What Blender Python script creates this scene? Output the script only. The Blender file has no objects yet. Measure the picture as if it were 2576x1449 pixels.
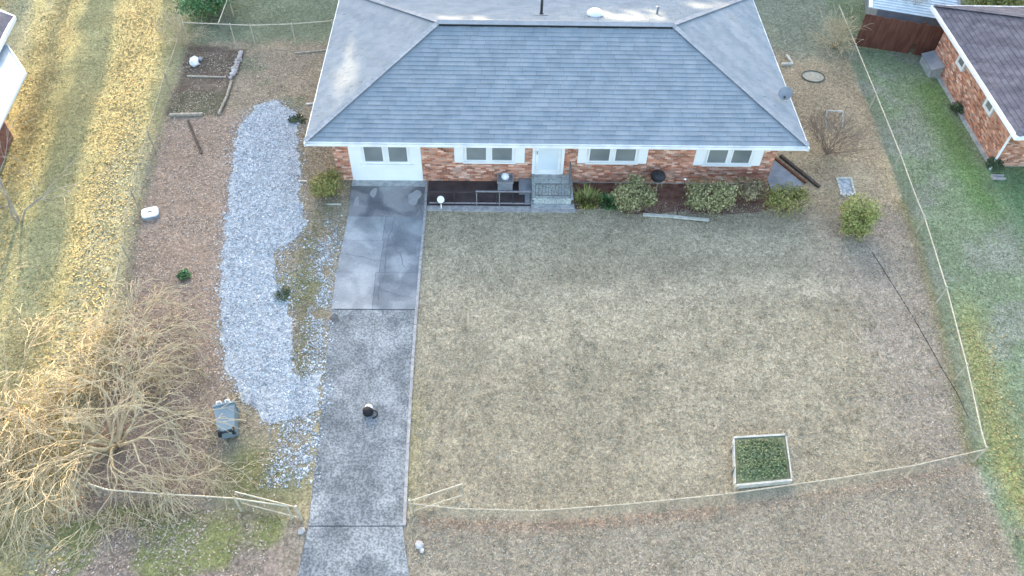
import bpy, math, random
import numpy as np
from mathutils import Vector, Matrix

R = math.radians
random.seed(7)
rng = np.random.default_rng(7)
scene = bpy.context.scene
COL = scene.collection

# ------------------------------------------------------------------ camera
CAM_H, PITCH, YAW, ROLL = 20.78, 0.8743, 0.0322, 0.0306
fw = Vector((math.sin(YAW) * math.cos(PITCH), math.cos(YAW) * math.cos(PITCH), -math.sin(PITCH)))
rt = Vector((math.cos(YAW), -math.sin(YAW), 0))
up = rt.cross(fw)
rt2 = rt * math.cos(ROLL) + up * math.sin(ROLL)
up2 = up * math.cos(ROLL) - rt * math.sin(ROLL)
cam_data = bpy.data.cameras.new('camera')
cam = bpy.data.objects.new('camera', cam_data)
COL.objects.link(cam)
mw = Matrix(((rt2.x, up2.x, -fw.x, 0), (rt2.y, up2.y, -fw.y, 0), (rt2.z, up2.z, -fw.z, CAM_H), (0, 0, 0, 1)))
cam.matrix_world = mw
cam_data.sensor_width = 36
cam_data.lens = 1996.2 / 2576 * 36
cam_data.clip_end = 3000
scene.camera = cam

# ------------------------------------------------------------------ world, sun, exposure
SUN_EL = R(13)
SUN_AZ = R(-10.5)
to_sun = Vector((math.sin(SUN_AZ) * math.cos(SUN_EL), math.cos(SUN_AZ) * math.cos(SUN_EL), math.sin(SUN_EL)))
world = bpy.data.worlds.new('World')
scene.world = world
world.use_nodes = True
wn = world.node_tree.nodes
sky = wn.new('ShaderNodeTexSky')
sky.sky_type = 'NISHITA'
sky.sun_disc = False
sky.sun_elevation = SUN_EL
sky.sun_rotation = SUN_AZ
sky.air_density = 0.9
sky.dust_density = 3.2
sky.ozone_density = 0.45
wn['Background'].inputs['Strength'].default_value = 0.15
world.node_tree.links.new(sky.outputs['Color'], wn['Background'].inputs['Color'])
sd = bpy.data.lights.new('sun', 'SUN')
sd.energy = 2.7
sd.angle = R(0.6)
sd.color = (1.0, 0.78, 0.48)
sun = bpy.data.objects.new('sun', sd)
COL.objects.link(sun)
sun.location = (-10, 60, 40)
sun.rotation_euler = to_sun.to_track_quat('Z', 'Y').to_euler()

scene.view_settings.view_transform = 'Standard'
scene.view_settings.look = 'None'
scene.view_settings.exposure = 2.8
scene.view_settings.gamma = 1.0
scene.view_settings.use_curve_mapping = False
scene.cycles.use_denoising = True
scene.cycles.max_bounces = 6
scene.cycles.diffuse_bounces = 3
scene.cycles.transparent_max_bounces = 6

# ------------------------------------------------------------------ materials
MATS = {}

def _nodes(m):
    m.use_nodes = True
    nt = m.node_tree
    return nt, nt.nodes, nt.links, nt.nodes['Principled BSDF']

def mat(name, c1, c2=None, scale=4.0, ramp=(0.35, 0.65), rough=0.85, bump=0.0, bscale=40.0,
        isl=0.0, spec=0.25, metal=0.0, c3=None, detail=6.0, stretch=None, fine=0.0):
    """noise mix of two colours, optional third colour by island, island brightness jitter"""
    if name in MATS:
        return MATS[name]
    m = bpy.data.materials.new(name)
    nt, N, L, B = _nodes(m)
    B.inputs['Roughness'].default_value = rough
    B.inputs['Specular IOR Level'].default_value = spec
    B.inputs['Metallic'].default_value = metal
    geo = N.new('ShaderNodeNewGeometry')
    pos = geo.outputs['Position']
    if stretch:
        mp = N.new('ShaderNodeMapping')
        mp.inputs['Scale'].default_value = stretch
        L.new(pos, mp.inputs['Vector'])
        pos = mp.outputs['Vector']
    c2 = c2 or c1
    no = N.new('ShaderNodeTexNoise')
    no.inputs['Scale'].default_value = scale
    no.inputs['Detail'].default_value = detail
    L.new(pos, no.inputs['Vector'])
    cr = N.new('ShaderNodeValToRGB')
    cr.color_ramp.elements[0].position, cr.color_ramp.elements[1].position = ramp
    cr.color_ramp.elements[0].color = (*c1, 1)
    cr.color_ramp.elements[1].color = (*c2, 1)
    L.new(no.outputs['Fac'], cr.inputs['Fac'])
    col = cr.outputs['Color']
    if c3 is not None:
        mx = N.new('ShaderNodeMix'); mx.data_type = 'RGBA'
        mr = N.new('ShaderNodeMapRange')
        mr.inputs['From Min'].default_value = 0.45
        mr.inputs['From Max'].default_value = 1.0
        L.new(geo.outputs['Random Per Island'], mr.inputs['Value'])
        L.new(mr.outputs['Result'], mx.inputs[0])
        L.new(col, mx.inputs[6])
        mx.inputs[7].default_value = (*c3, 1)
        col = mx.outputs[2]
    if isl > 0:
        ml = N.new('ShaderNodeMath'); ml.operation = 'MULTIPLY'
        ml.inputs[1].default_value = 7.31
        L.new(geo.outputs['Random Per Island'], ml.inputs[0])
        fr = N.new('ShaderNodeMath'); fr.operation = 'FRACT'
        L.new(ml.outputs[0], fr.inputs[0])
        mr2 = N.new('ShaderNodeMapRange')
        mr2.inputs['To Min'].default_value = 1 - isl
        mr2.inputs['To Max'].default_value = 1 + isl
        L.new(fr.outputs[0], mr2.inputs['Value'])
        vm = N.new('ShaderNodeVectorMath'); vm.operation = 'SCALE'
        L.new(col, vm.inputs[0]); L.new(mr2.outputs['Result'], vm.inputs['Scale'])
        col = vm.outputs['Vector']
    if fine > 0:
        nf = N.new('ShaderNodeTexNoise'); nf.inputs['Scale'].default_value = bscale; nf.inputs['Detail'].default_value = 3
        L.new(geo.outputs['Position'], nf.inputs['Vector'])
        mr3 = N.new('ShaderNodeMapRange')
        mr3.inputs['From Min'].default_value = 0.3; mr3.inputs['From Max'].default_value = 0.7
        mr3.inputs['To Min'].default_value = 1 - fine; mr3.inputs['To Max'].default_value = 1 + fine
        L.new(nf.outputs['Fac'], mr3.inputs['Value'])
        vm2 = N.new('ShaderNodeVectorMath'); vm2.operation = 'SCALE'
        L.new(col, vm2.inputs[0]); L.new(mr3.outputs['Result'], vm2.inputs['Scale'])
        col = vm2.outputs['Vector']
    L.new(col, B.inputs['Base Color'])
    if bump > 0:
        nb = N.new('ShaderNodeTexNoise')
        nb.inputs['Scale'].default_value = bscale
        nb.inputs['Detail'].default_value = 4
        L.new(geo.outputs['Position'], nb.inputs['Vector'])
        bp = N.new('ShaderNodeBump')
        bp.inputs['Strength'].default_value = bump
        bp.inputs['Distance'].default_value = 0.03
        L.new(nb.outputs['Fac'], bp.inputs['Height'])
        L.new(bp.outputs['Normal'], B.inputs['Normal'])
    MATS[name] = m
    return m

def ground_mat():
    m = bpy.data.materials.new('ground_mix')
    nt, N, L, B = _nodes(m)
    B.inputs['Roughness'].default_value = 0.95
    B.inputs['Specular IOR Level'].default_value = 0.1
    at = N.new('ShaderNodeAttribute'); at.attribute_name = 'Col'
    geo = N.new('ShaderNodeNewGeometry')
    col = at.outputs['Color']
    for sc, amt, det in ((0.55, 0.12, 3), (3.0, 0.15, 4), (7.5, 0.28, 3), (16.0, 0.36, 3)):
        n = N.new('ShaderNodeTexNoise'); n.inputs['Scale'].default_value = sc; n.inputs['Detail'].default_value = det
        n.inputs['Distortion'].default_value = 0.8
        L.new(geo.outputs['Position'], n.inputs['Vector'])
        mr = N.new('ShaderNodeMapRange')
        mr.inputs['From Min'].default_value = 0.3; mr.inputs['From Max'].default_value = 0.7
        mr.inputs['To Min'].default_value = 1 - amt; mr.inputs['To Max'].default_value = 1 + amt
        L.new(n.outputs['Fac'], mr.inputs['Value'])
        vm = N.new('ShaderNodeVectorMath'); vm.operation = 'SCALE'
        L.new(col, vm.inputs[0]); L.new(mr.outputs['Result'], vm.inputs['Scale'])
        col = vm.outputs['Vector']
    L.new(col, B.inputs['Base Color'])
    nb = N.new('ShaderNodeTexNoise'); nb.inputs['Scale'].default_value = 18; nb.inputs['Detail'].default_value = 5
    L.new(geo.outputs['Position'], nb.inputs['Vector'])
    bp = N.new('ShaderNodeBump'); bp.inputs['Strength'].default_value = 0.6; bp.inputs['Distance'].default_value = 0.04
    L.new(nb.outputs['Fac'], bp.inputs['Height']); L.new(bp.outputs['Normal'], B.inputs['Normal'])
    return m

def concrete_mat(name, dark, light, speck_dark, speck_light, speck, stain):
    """weathered concrete: broad blotches, aggregate speckle, dark oil stains"""
    m = bpy.data.materials.new(name)
    nt, N, L, B = _nodes(m)
    B.inputs['Roughness'].default_value = 0.8
    B.inputs['Specular IOR Level'].default_value = 0.3
    geo = N.new('ShaderNodeNewGeometry')
    def noise(sc, det, dist=0.0):
        n = N.new('ShaderNodeTexNoise'); n.inputs['Scale'].default_value = sc
        n.inputs['Detail'].default_value = det; n.inputs['Distortion'].default_value = dist
        L.new(geo.outputs['Position'], n.inputs['Vector']); return n.outputs['Fac']
    def ramp(f, a, b, ca, cb):
        r = N.new('ShaderNodeValToRGB')
        r.color_ramp.elements[0].position = a; r.color_ramp.elements[1].position = b
        r.color_ramp.elements[0].color = (*ca, 1); r.color_ramp.elements[1].color = (*cb, 1)
        L.new(f, r.inputs['Fac']); return r.outputs['Color']
    def mul(a, b, fac=1.0):
        x = N.new('ShaderNodeMix'); x.data_type = 'RGBA'; x.blend_type = 'MULTIPLY'
        x.inputs[0].default_value = fac
        L.new(a, x.inputs[6]); L.new(b, x.inputs[7]); return x.outputs[2]
    base = ramp(noise(0.9, 5, 0.6), 0.36, 0.64, dark, light)
    sp = ramp(noise(19, 4), 0.40, 0.60, speck_dark, speck_light)
    col = mul(base, sp, speck)
    st = ramp(noise(0.75, 4, 1.0), 0.42, 0.55, (0.52, 0.54, 0.58), (1, 1, 1))
    col = mul(col, st, stain)
    L.new(col, B.inputs['Base Color'])
    bp = N.new('ShaderNodeBump'); bp.inputs['Strength'].default_value = 0.35; bp.inputs['Distance'].default_value = 0.02
    L.new(noise(26, 4), bp.inputs['Height']); L.new(bp.outputs['Normal'], B.inputs['Normal'])
    MATS[name] = m
    return m

M_GROUND = ground_mat()
M_CONC_UP = concrete_mat('smooth_concrete', (0.20, 0.215, 0.225), (0.31, 0.325, 0.33), (0.85, 0.85, 0.85), (1.1, 1.1, 1.1), 0.5, 0.7)
M_CONC_PALE = concrete_mat('pale_concrete', (0.25, 0.265, 0.27), (0.38, 0.39, 0.39), (0.85, 0.85, 0.85), (1.1, 1.1, 1.1), 0.5, 0.5)
M_CONC_APRON = concrete_mat('stained_concrete', (0.20, 0.195, 0.20), (0.30, 0.295, 0.29), (0.9, 0.9, 0.9), (1.1, 1.1, 1.1), 0.4, 0.95)
M_CONC_LOW = concrete_mat('aggregate_concrete', (0.17, 0.185, 0.188), (0.285, 0.30, 0.302), (0.62, 0.63, 0.64), (1.36, 1.36, 1.36), 0.95, 0.6)
M_CONC = mat('plain_concrete', (0.28, 0.29, 0.29), (0.44, 0.44, 0.42), scale=6, bump=0.2, bscale=30)
M_CONC_PATCH = mat('pale_patch_concrete', (0.30, 0.31, 0.31), (0.36, 0.36, 0.35), scale=5)
M_CURB = mat('curb_concrete', (0.26, 0.25, 0.245), (0.40, 0.385, 0.37), scale=8, bump=0.3, bscale=25)
M_CRACK = mat('crack_dirt', (0.11, 0.11, 0.11), (0.18, 0.175, 0.16), scale=9)
M_PATIO = mat('dark_patio_paint', (0.045, 0.035, 0.036), (0.075, 0.06, 0.06), scale=2.2, rough=0.6, bump=0.1, bscale=20)
M_MORTAR = mat('mortar', (0.42, 0.35, 0.31), (0.52, 0.45, 0.40), scale=6)
M_BRICK = mat('brick', (0.42, 0.165, 0.10), (0.55, 0.265, 0.17), scale=2.5, isl=0.4, c3=(0.66, 0.45, 0.35), bump=0.3, bscale=60)
M_SHINGLE = mat('grey_shingle', (0.21, 0.25, 0.28), (0.265, 0.295, 0.32), scale=2.0, isl=0.06, bump=0.2, bscale=120, rough=0.9, fine=0.08)
M_SHINGLE_CAP = mat('cap_shingle', (0.27, 0.29, 0.31), (0.33, 0.345, 0.36), scale=3, isl=0.08, bump=0.2, bscale=120, rough=0.9)
M_DECK = mat('roof_deck', (0.09, 0.095, 0.105), scale=3)
M_VENTDARK = mat('vent_shade_strip', (0.02, 0.022, 0.025))
M_WHITE = mat('white_paint', (0.80, 0.80, 0.79), (0.86, 0.86, 0.85), scale=1.5, rough=0.5)
M_TRIM = mat('white_trim', (0.66, 0.66, 0.65), (0.82, 0.82, 0.81), scale=2.0, ramp=(0.3, 0.6), rough=0.5)
M_PANE = mat('window_glass', (0.16, 0.18, 0.18), (0.24, 0.255, 0.25), scale=0.9, rough=0.08, spec=0.6)
M_DOORGLASS = mat('door_panel', (0.62, 0.68, 0.72), (0.70, 0.75, 0.78), scale=0.8, rough=0.25, spec=0.5)
M_IRON = mat('black_iron', (0.03, 0.032, 0.035), (0.06, 0.06, 0.062), scale=10, rough=0.6)
M_STOOPRAIL = mat('worn_rail_paint', (0.12, 0.13, 0.13), (0.2, 0.21, 0.21), scale=9, rough=0.6)
M_RAIL = mat('dull_rail', (0.20, 0.19, 0.20), (0.32, 0.31, 0.32), scale=6, rough=0.6)
M_GALV = mat('galvanised_steel', (0.42, 0.38, 0.29), (0.58, 0.53, 0.42), scale=7, rough=0.55, metal=0.2)
M_RUSTRAIL = mat('dull_brown_rail', (0.27, 0.235, 0.17), (0.40, 0.35, 0.26), scale=6, rough=0.7)
M_TANRAIL = mat('tan_rail', (0.40, 0.335, 0.235), (0.55, 0.47, 0.35), scale=6, rough=0.7)
M_WIRE = mat('old_wire', (0.20, 0.19, 0.15), (0.30, 0.28, 0.21), scale=5, rough=0.7)
M_WIREDARK = mat('dark_cable', (0.03, 0.03, 0.03))
M_METALROOF = mat('metal_roofing', (0.42, 0.49, 0.53), (0.52, 0.58, 0.61), scale=2, rough=0.45, metal=0.1)
M_NROOF = mat('dark_shingle', (0.10, 0.095, 0.115), (0.155, 0.145, 0.165), scale=2.2, isl=0.16, bump=0.3, bscale=90, fine=0.12)
M_FENCEWOOD = mat('brown_stained_wood', (0.11, 0.042, 0.028), (0.18, 0.075, 0.05), scale=3, isl=0.22, stretch=(3, 3, 0.5))
M_WOOD = mat('weathered_wood', (0.28, 0.24, 0.18), (0.46, 0.42, 0.34), scale=9, isl=0.1, bump=0.3, bscale=30)
M_WOODPALE = mat('pale_painted_wood', (0.42, 0.41, 0.35), (0.58, 0.56, 0.49), scale=6, bump=0.2, bscale=30)
M_WOODDARK = mat('dark_wood', (0.05, 0.04, 0.035), (0.10, 0.08, 0.065), scale=8, bump=0.2)
M_BARK = mat('pale_bark', (0.40, 0.325, 0.20), (0.57, 0.475, 0.31), scale=5, isl=0.1, bump=0.3, bscale=40)
M_BARKGREY = mat('grey_bark', (0.24, 0.21, 0.17), (0.40, 0.36, 0.29), scale=5, bump=0.3, bscale=40)
M_TWIG = mat('brown_twig', (0.17, 0.125, 0.095), (0.26, 0.20, 0.15), scale=5)
M_STONE = mat('gravel_stone', (0.28, 0.315, 0.335), (0.46, 0.495, 0.515), scale=1.6, isl=0.48, c3=(0.57, 0.595, 0.60))
M_GRAVELBASE = mat('gravel_bed', (0.26, 0.28, 0.29), (0.44, 0.47, 0.485), scale=7, ramp=(0.38, 0.6), bump=0.5, bscale=25)
M_ROCK = mat('border_stone', (0.34, 0.30, 0.27), (0.60, 0.56, 0.52), scale=4, isl=0.2, bump=0.4, bscale=20)
M_STRAW = mat('straw_blade', (0.405, 0.35, 0.245), (0.535, 0.47, 0.345), scale=0.7, isl=0.4, c3=(0.32, 0.275, 0.18))
M_GRASS = mat('green_blade', (0.12, 0.165, 0.06), (0.20, 0.25, 0.105), scale=0.8, isl=0.35, c3=(0.30, 0.285, 0.15))
M_LEAFFALL = mat('fallen_leaf', (0.285, 0.21, 0.15), (0.42, 0.33, 0.245), scale=0.8, isl=0.4, c3=(0.47, 0.40, 0.32))
M_LEAFGOLD = mat('golden_leaf', (0.30, 0.235, 0.10), (0.44, 0.35, 0.16), scale=0.7, isl=0.35, c3=(0.32, 0.31, 0.16))
M_SOIL = mat('garden_soil', (0.09, 0.068, 0.055), (0.17, 0.13, 0.105), scale=5, bump=0.6, bscale=20, fine=0.25)
M_MULCH = mat('red_mulch', (0.13, 0.062, 0.045), (0.21, 0.12, 0.09), scale=4, bump=0.6, bscale=25, fine=0.3)
M_BIN = mat('blue_grey_plastic', (0.15, 0.205, 0.235), (0.19, 0.25, 0.28), scale=2, rough=0.45)
M_RUBBER = mat('black_rubber', (0.015, 0.015, 0.017), rough=0.6)
M_PLASTIC = mat('white_plastic', (0.78, 0.80, 0.82), (0.85, 0.86, 0.87), scale=3, rough=0.35)
M_GREYBOX = mat('grey_metal_box', (0.20, 0.215, 0.24), (0.27, 0.285, 0.31), scale=3, rough=0.5)
M_BLUEGREY = mat('blue_grey_slab', (0.19, 0.215, 0.25), (0.27, 0.295, 0.32), scale=3, bump=0.2)

def leafmat(n, a, b, c=None, isl=0.35):
    return mat(n, a, b, scale=2.2, isl=isl, c3=c, rough=0.7)
LF_SAGE = leafmat('sage_leaf', (0.20, 0.21, 0.09), (0.32, 0.32, 0.15), (0.40, 0.35, 0.19))
LF_OLIVE = leafmat('olive_leaf', (0.16, 0.18, 0.045), (0.27, 0.27, 0.08), (0.34, 0.28, 0.11))
LF_YELLOWGREEN = leafmat('yellow_green_leaf', (0.18, 0.21, 0.06), (0.30, 0.33, 0.10), (0.37, 0.34, 0.13))
LF_GREEN = leafmat('bright_green_leaf', (0.05, 0.13, 0.04), (0.10, 0.22, 0.08), (0.14, 0.26, 0.12))
LF_DARK = leafmat('dark_green_leaf', (0.03, 0.06, 0.03), (0.07, 0.11, 0.05), (0.12, 0.14, 0.08))
LF_BROWN = leafmat('dry_brown_leaf', (0.26, 0.20, 0.12), (0.36, 0.29, 0.18), (0.26, 0.25, 0.11))
LF_WOODS = leafmat('wood_leaf', (0.04, 0.06, 0.03), (0.08, 0.10, 0.05))

# ------------------------------------------------------------------ mesh helpers
ORIG = {}

def origin_of(p):
    return ORIG.get(p.name, Vector((0, 0, 0))) if p else Vector((0, 0, 0))

def tag(o, label=None, cat=None, group=None, kind=None):
    if label: o['label'] = label
    if cat: o['category'] = cat
    if group: o['group'] = group
    if kind: o['kind'] = kind
    return o

def thing(name, label, cat, loc=(0, 0, 0), group=None):
    o = bpy.data.objects.new(name, None)
    COL.objects.link(o)
    o.empty_display_size = 0.2
    o.location = loc
    ORIG[o.name] = Vector(loc)
    return tag(o, label, cat, group)

def link_mesh(name, me, material, parent):
    me.materials.append(material)
    o = bpy.data.objects.new(name, me)
    COL.objects.link(o)
    if parent is not None:
        o.parent = parent
        ORIG[o.name] = origin_of(parent)
    return o

class MB:
    """collects shapes in world coordinates; build() links them as one mesh object"""
    def __init__(s):
        s.v = []; s.f = []
    def add(s, vs, fs):
        n = len(s.v)
        s.v += [tuple(v) for v in vs]
        s.f += [tuple(i + n for i in f) for f in fs]
        return s
    def box(s, x0, x1, y0, y1, z0, z1):
        return s.add([(x0, y0, z0), (x1, y0, z0), (x1, y1, z0), (x0, y1, z0), (x0, y0, z1), (x1, y0, z1), (x1, y1, z1), (x0, y1, z1)],
                     [(3, 2, 1, 0), (4, 5, 6, 7), (0, 1, 5, 4), (1, 2, 6, 5), (2, 3, 7, 6), (3, 0, 4, 7)])
    def obox(s, c, sx, sy, sz, rz=0.0, rx=0.0, ry=0.0):
        """box with base centre c, rotated"""
        m = Matrix.Rotation(rz, 3, 'Z') @ Matrix.Rotation(ry, 3, 'Y') @ Matrix.Rotation(rx, 3, 'X')
        vs = []
        for z in (0, sz):
            for x, y in ((-sx / 2, -sy / 2), (sx / 2, -sy / 2), (sx / 2, sy / 2), (-sx / 2, sy / 2)):
                vs.append(Vector(c) + m @ Vector((x, y, z)))
        return s.add(vs, [(3, 2, 1, 0), (4, 5, 6, 7), (0, 1, 5, 4), (1, 2, 6, 5), (2, 3, 7, 6), (3, 0, 4, 7)])
    def beam(s, p0, p1, w, h):
        """rectangular bar from p0 to p1 (centre line), w across, h tall"""
        p0 = Vector(p0); p1 = Vector(p1)
        d = (p1 - p0).normalized()
        a = Vector((-d.y, d.x, 0))
        a = a.normalized() if a.length > 1e-4 else Vector((1, 0, 0))
        b = d.cross(a)
        vs = []
        for p in (p0, p1):
            for i, j in ((-1, -1), (1, -1), (1, 1), (-1, 1)):
                vs.append(p + a * (w / 2 * i) + b * (h / 2 * j))
        return s.add(vs, [(3, 2, 1, 0), (4, 5, 6, 7), (0, 1, 5, 4), (1, 2, 6, 5), (2, 3, 7, 6), (3, 0, 4, 7)])
    def tube(s, p0, p1, r0, r1=None, n=8, cap=True):
        r1 = r0 if r1 is None else r1
        p0 = Vector(p0); p1 = Vector(p1)
        d = p1 - p0
        if d.length < 1e-6: return s
        d.normalize()
        a = d.orthogonal().normalized(); b = d.cross(a)
        vs = []
        for p, r in ((p0, r0), (p1, r1)):
            for k in range(n):
                t = 2 * math.pi * k / n
                vs.append(p + (a * math.cos(t) + b * math.sin(t)) * r)
        fs = [(k, (k + 1) % n, n + (k + 1) % n, n + k) for k in range(n)]
        if cap:
            fs += [tuple(range(n - 1, -1, -1)), tuple(range(n, 2 * n))]
        return s.add(vs, fs)
    def path(s, pts, r, n=6):
        for i in range(len(pts) - 1):
            s.tube(pts[i], pts[i + 1], r, r, n, True)
        return s
    def lathe(s, c, prof, n=16, tilt=None):
        """prof: list of (r,z) ; c base centre"""
        m = tilt or Matrix.Identity(3)
        vs = []
        for r, z in prof:
            for k in range(n):
                t = 2 * math.pi * k / n
                vs.append(Vector(c) + m @ Vector((r * math.cos(t), r * math.sin(t), z)))
        fs = []
        for i in range(len(prof) - 1):
            for k in range(n):
                fs.append((i * n + k, i * n + (k + 1) % n, (i + 1) * n + (k + 1) % n, (i + 1) * n + k))
        fs.append(tuple(range(n - 1, -1, -1)))
        fs.append(tuple(range((len(prof) - 1) * n, len(prof) * n)))
        return s.add(vs, fs)
    def prism(s, poly, z0, z1):
        n = len(poly)
        vs = [(x, y, z0) for x, y in poly] + [(x, y, z1) for x, y in poly]
        fs = [tuple(range(n - 1, -1, -1)), tuple(range(n, 2 * n))]
        fs += [(k, (k + 1) % n, n + (k + 1) % n, n + k) for k in range(n)]
        return s.add(vs, fs)
    def sheet(s, poly, z):
        return s.add([(x, y, z) for x, y in poly], [tuple(range(len(poly)))])
    def rock(s, c, r, squash=0.7, seed=0):
        """lumpy twelve-sided stone"""
        rd = random.Random(seed)
        t = (1 + 5 ** 0.5) / 2
        base = [(-1, t, 0), (1, t, 0), (-1, -t, 0), (1, -t, 0), (0, -1, t), (0, 1, t), (0, -1, -t), (0, 1, -t), (t, 0, -1), (t, 0, 1), (-t, 0, -1), (-t, 0, 1)]
        sx, sy = rd.uniform(0.8, 1.25), rd.uniform(0.8, 1.25)
        vs = []
        for b in base:
            k = r / 1.9 * rd.uniform(0.8, 1.15)
            vs.append((c[0] + b[0] * k * sx, c[1] + b[1] * k * sy, c[2] + b[2] * k * squash))
        fs = [(0, 11, 5), (0, 5, 1), (0, 1, 7), (0, 7, 10), (0, 10, 11), (1, 5, 9), (5, 11, 4), (11, 10, 2), (10, 7, 6), (7, 1, 8),
              (3, 9, 4), (3, 4, 2), (3, 2, 6), (3, 6, 8), (3, 8, 9), (4, 9, 5), (2, 4, 11), (6, 2, 10), (8, 6, 7), (9, 8, 1)]
        return s.add(vs, fs)
    def build(s, name, material, parent=None, smooth=False):
        og = origin_of(parent)
        me = bpy.data.meshes.new(name)
        me.from_pydata([(v[0] - og.x, v[1] - og.y, v[2] - og.z) for v in s.v], [], s.f)
        me.update()
        if smooth:
            me.polygons.foreach_set('use_smooth', [True] * len(me.polygons))
        return link_mesh(name, me, material, parent)

def np_mesh(name, V, F, material, parent=None):
    """mesh from numpy arrays; F is (m,3) or (m,4)"""
    og = origin_of(parent)
    V = np.asarray(V, np.float32) - np.array([og.x, og.y, og.z], np.float32)
    F = np.asarray(F, np.int32)
    me = bpy.data.meshes.new(name)
    k = F.shape[1]
    me.vertices.add(len(V)); me.vertices.foreach_set('co', V.ravel())
    me.loops.add(F.size); me.loops.foreach_set('vertex_index', F.ravel())
    me.polygons.add(len(F))
    me.polygons.foreach_set('loop_start', np.arange(0, F.size, k, dtype=np.int32))
    me.polygons.foreach_set('loop_total', np.full(len(F), k, np.int32))
    me.update(calc_edges=True)
    me.validate()
    return link_mesh(name, me, material, parent)

def structure(o):
    o['kind'] = 'structure'; return o

def vnoise(x, y, scale, seed, octs=3):
    """smooth value noise in [0,1]"""
    out = np.zeros_like(x, dtype=float); amp = 1.0; tot = 0
    for o in range(octs):
        g = np.random.default_rng(seed + o).random((97, 97))
        u = x * scale * 2 ** o + 31.7 * o; v = y * scale * 2 ** o + 17.3 * o
        i = np.floor(u).astype(int); j = np.floor(v).astype(int)
        fu = u - i; fv = v - j
        fu = fu * fu * (3 - 2 * fu); fv = fv * fv * (3 - 2 * fv)
        a = g[i % 97, j % 97]; b = g[(i + 1) % 97, j % 97]; c = g[i % 97, (j + 1) % 97]; d = g[(i + 1) % 97, (j + 1) % 97]
        out += amp * ((a * (1 - fu) + b * fu) * (1 - fv) + (c * (1 - fu) + d * fu) * fv)
        tot += amp; amp *= 0.5
    return out / tot

def sstep(a, b, x):
    t = np.clip((x - a) / (b - a), 0, 1)
    return t * t * (3 - 2 * t)

def inpoly(x, y, poly):
    p = np.array(poly); r = np.zeros(x.shape, bool)
    j = len(p) - 1
    for i in range(len(p)):
        xi, yi = p[i]; xj, yj = p[j]
        c = ((yi > y) != (yj > y)) & (x < (xj - xi) * (y - yi) / (yj - yi + 1e-12) + xi)
        r ^= c; j = i
    return r

# ------------------------------------------------------------------ layout lines (metres)
RFENCE = [(16.2, 34.2), (16.05, 31.0), (15.87, 27.4), (15.65, 23.55), (15.47, 21.45), (15.4, 20.1), (15.0, 16.8), (14.5, 13.7), (14.05, 11.4), (13.98, 10.85)]
LFENCE = [(-13.95, 31.5), (-13.78, 29.5), (-13.72, 27.9), (-13.55, 26.2), (-13.37, 24.2), (-13.2, 22.4), (-13.02, 20.9), (-12.86, 19.7)]
FFENCE = [(-2.25, 9.2), (-0.98, 9.06), (1.12, 9.0), (3.5, 9.18), (6.3, 9.48), (9.5, 9.95), (11.8, 10.35), (13.98, 10.85)]
GRAVEL = [(-9.35, 27.6), (-10.1, 27.2), (-10.5, 25.6), (-10.2, 23.2), (-9.8, 20.4), (-9.38, 17.7), (-9.0, 16.0), (-8.4, 14.0), (-7.6, 12.85), (-6.6, 12.0), (-5.85, 11.2), (-5.22, 10.7),
          (-5.33, 12.5), (-5.4, 13.9), (-6.0, 13.6), (-6.35, 14.0), (-6.7, 16.0), (-7.05, 17.0), (-7.6, 17.9), (-7.75, 19.0), (-7.2, 19.6), (-6.9, 20.3), (-7.4, 21.7), (-7.75, 23.9), (-8.3, 26.8)]

def line_x(pts, y):
    p = sorted(pts, key=lambda q: q[1])
    return np.interp(y, [q[1] for q in p], [q[0] for q in p])

def rfence_x(y): return line_x(RFENCE, y)
def lfence_x(y): return line_x(LFENCE + [(-12.3, 16.6), (-12.0, 14.5), (-11.7, 9.6), (-14.3, 34.0)], y)
def ffence_y(x): return np.interp(x, [-30, -10.4, -5.1] + [q[0] for q in FFENCE] + [30], [9.8, 9.5, 9.0] + [q[1] for q in FFENCE] + [10.9])

# ------------------------------------------------------------------ ground
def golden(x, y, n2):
    """painted sunlit strips as yellow leaf weight: long rows, spreading near the front"""
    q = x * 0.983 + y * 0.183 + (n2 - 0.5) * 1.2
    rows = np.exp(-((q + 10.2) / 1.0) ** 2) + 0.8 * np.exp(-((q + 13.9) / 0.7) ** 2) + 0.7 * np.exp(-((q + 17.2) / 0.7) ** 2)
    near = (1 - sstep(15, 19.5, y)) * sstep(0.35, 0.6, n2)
    return np.clip(np.maximum(rows, near * 0.8), 0, 1)

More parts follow.
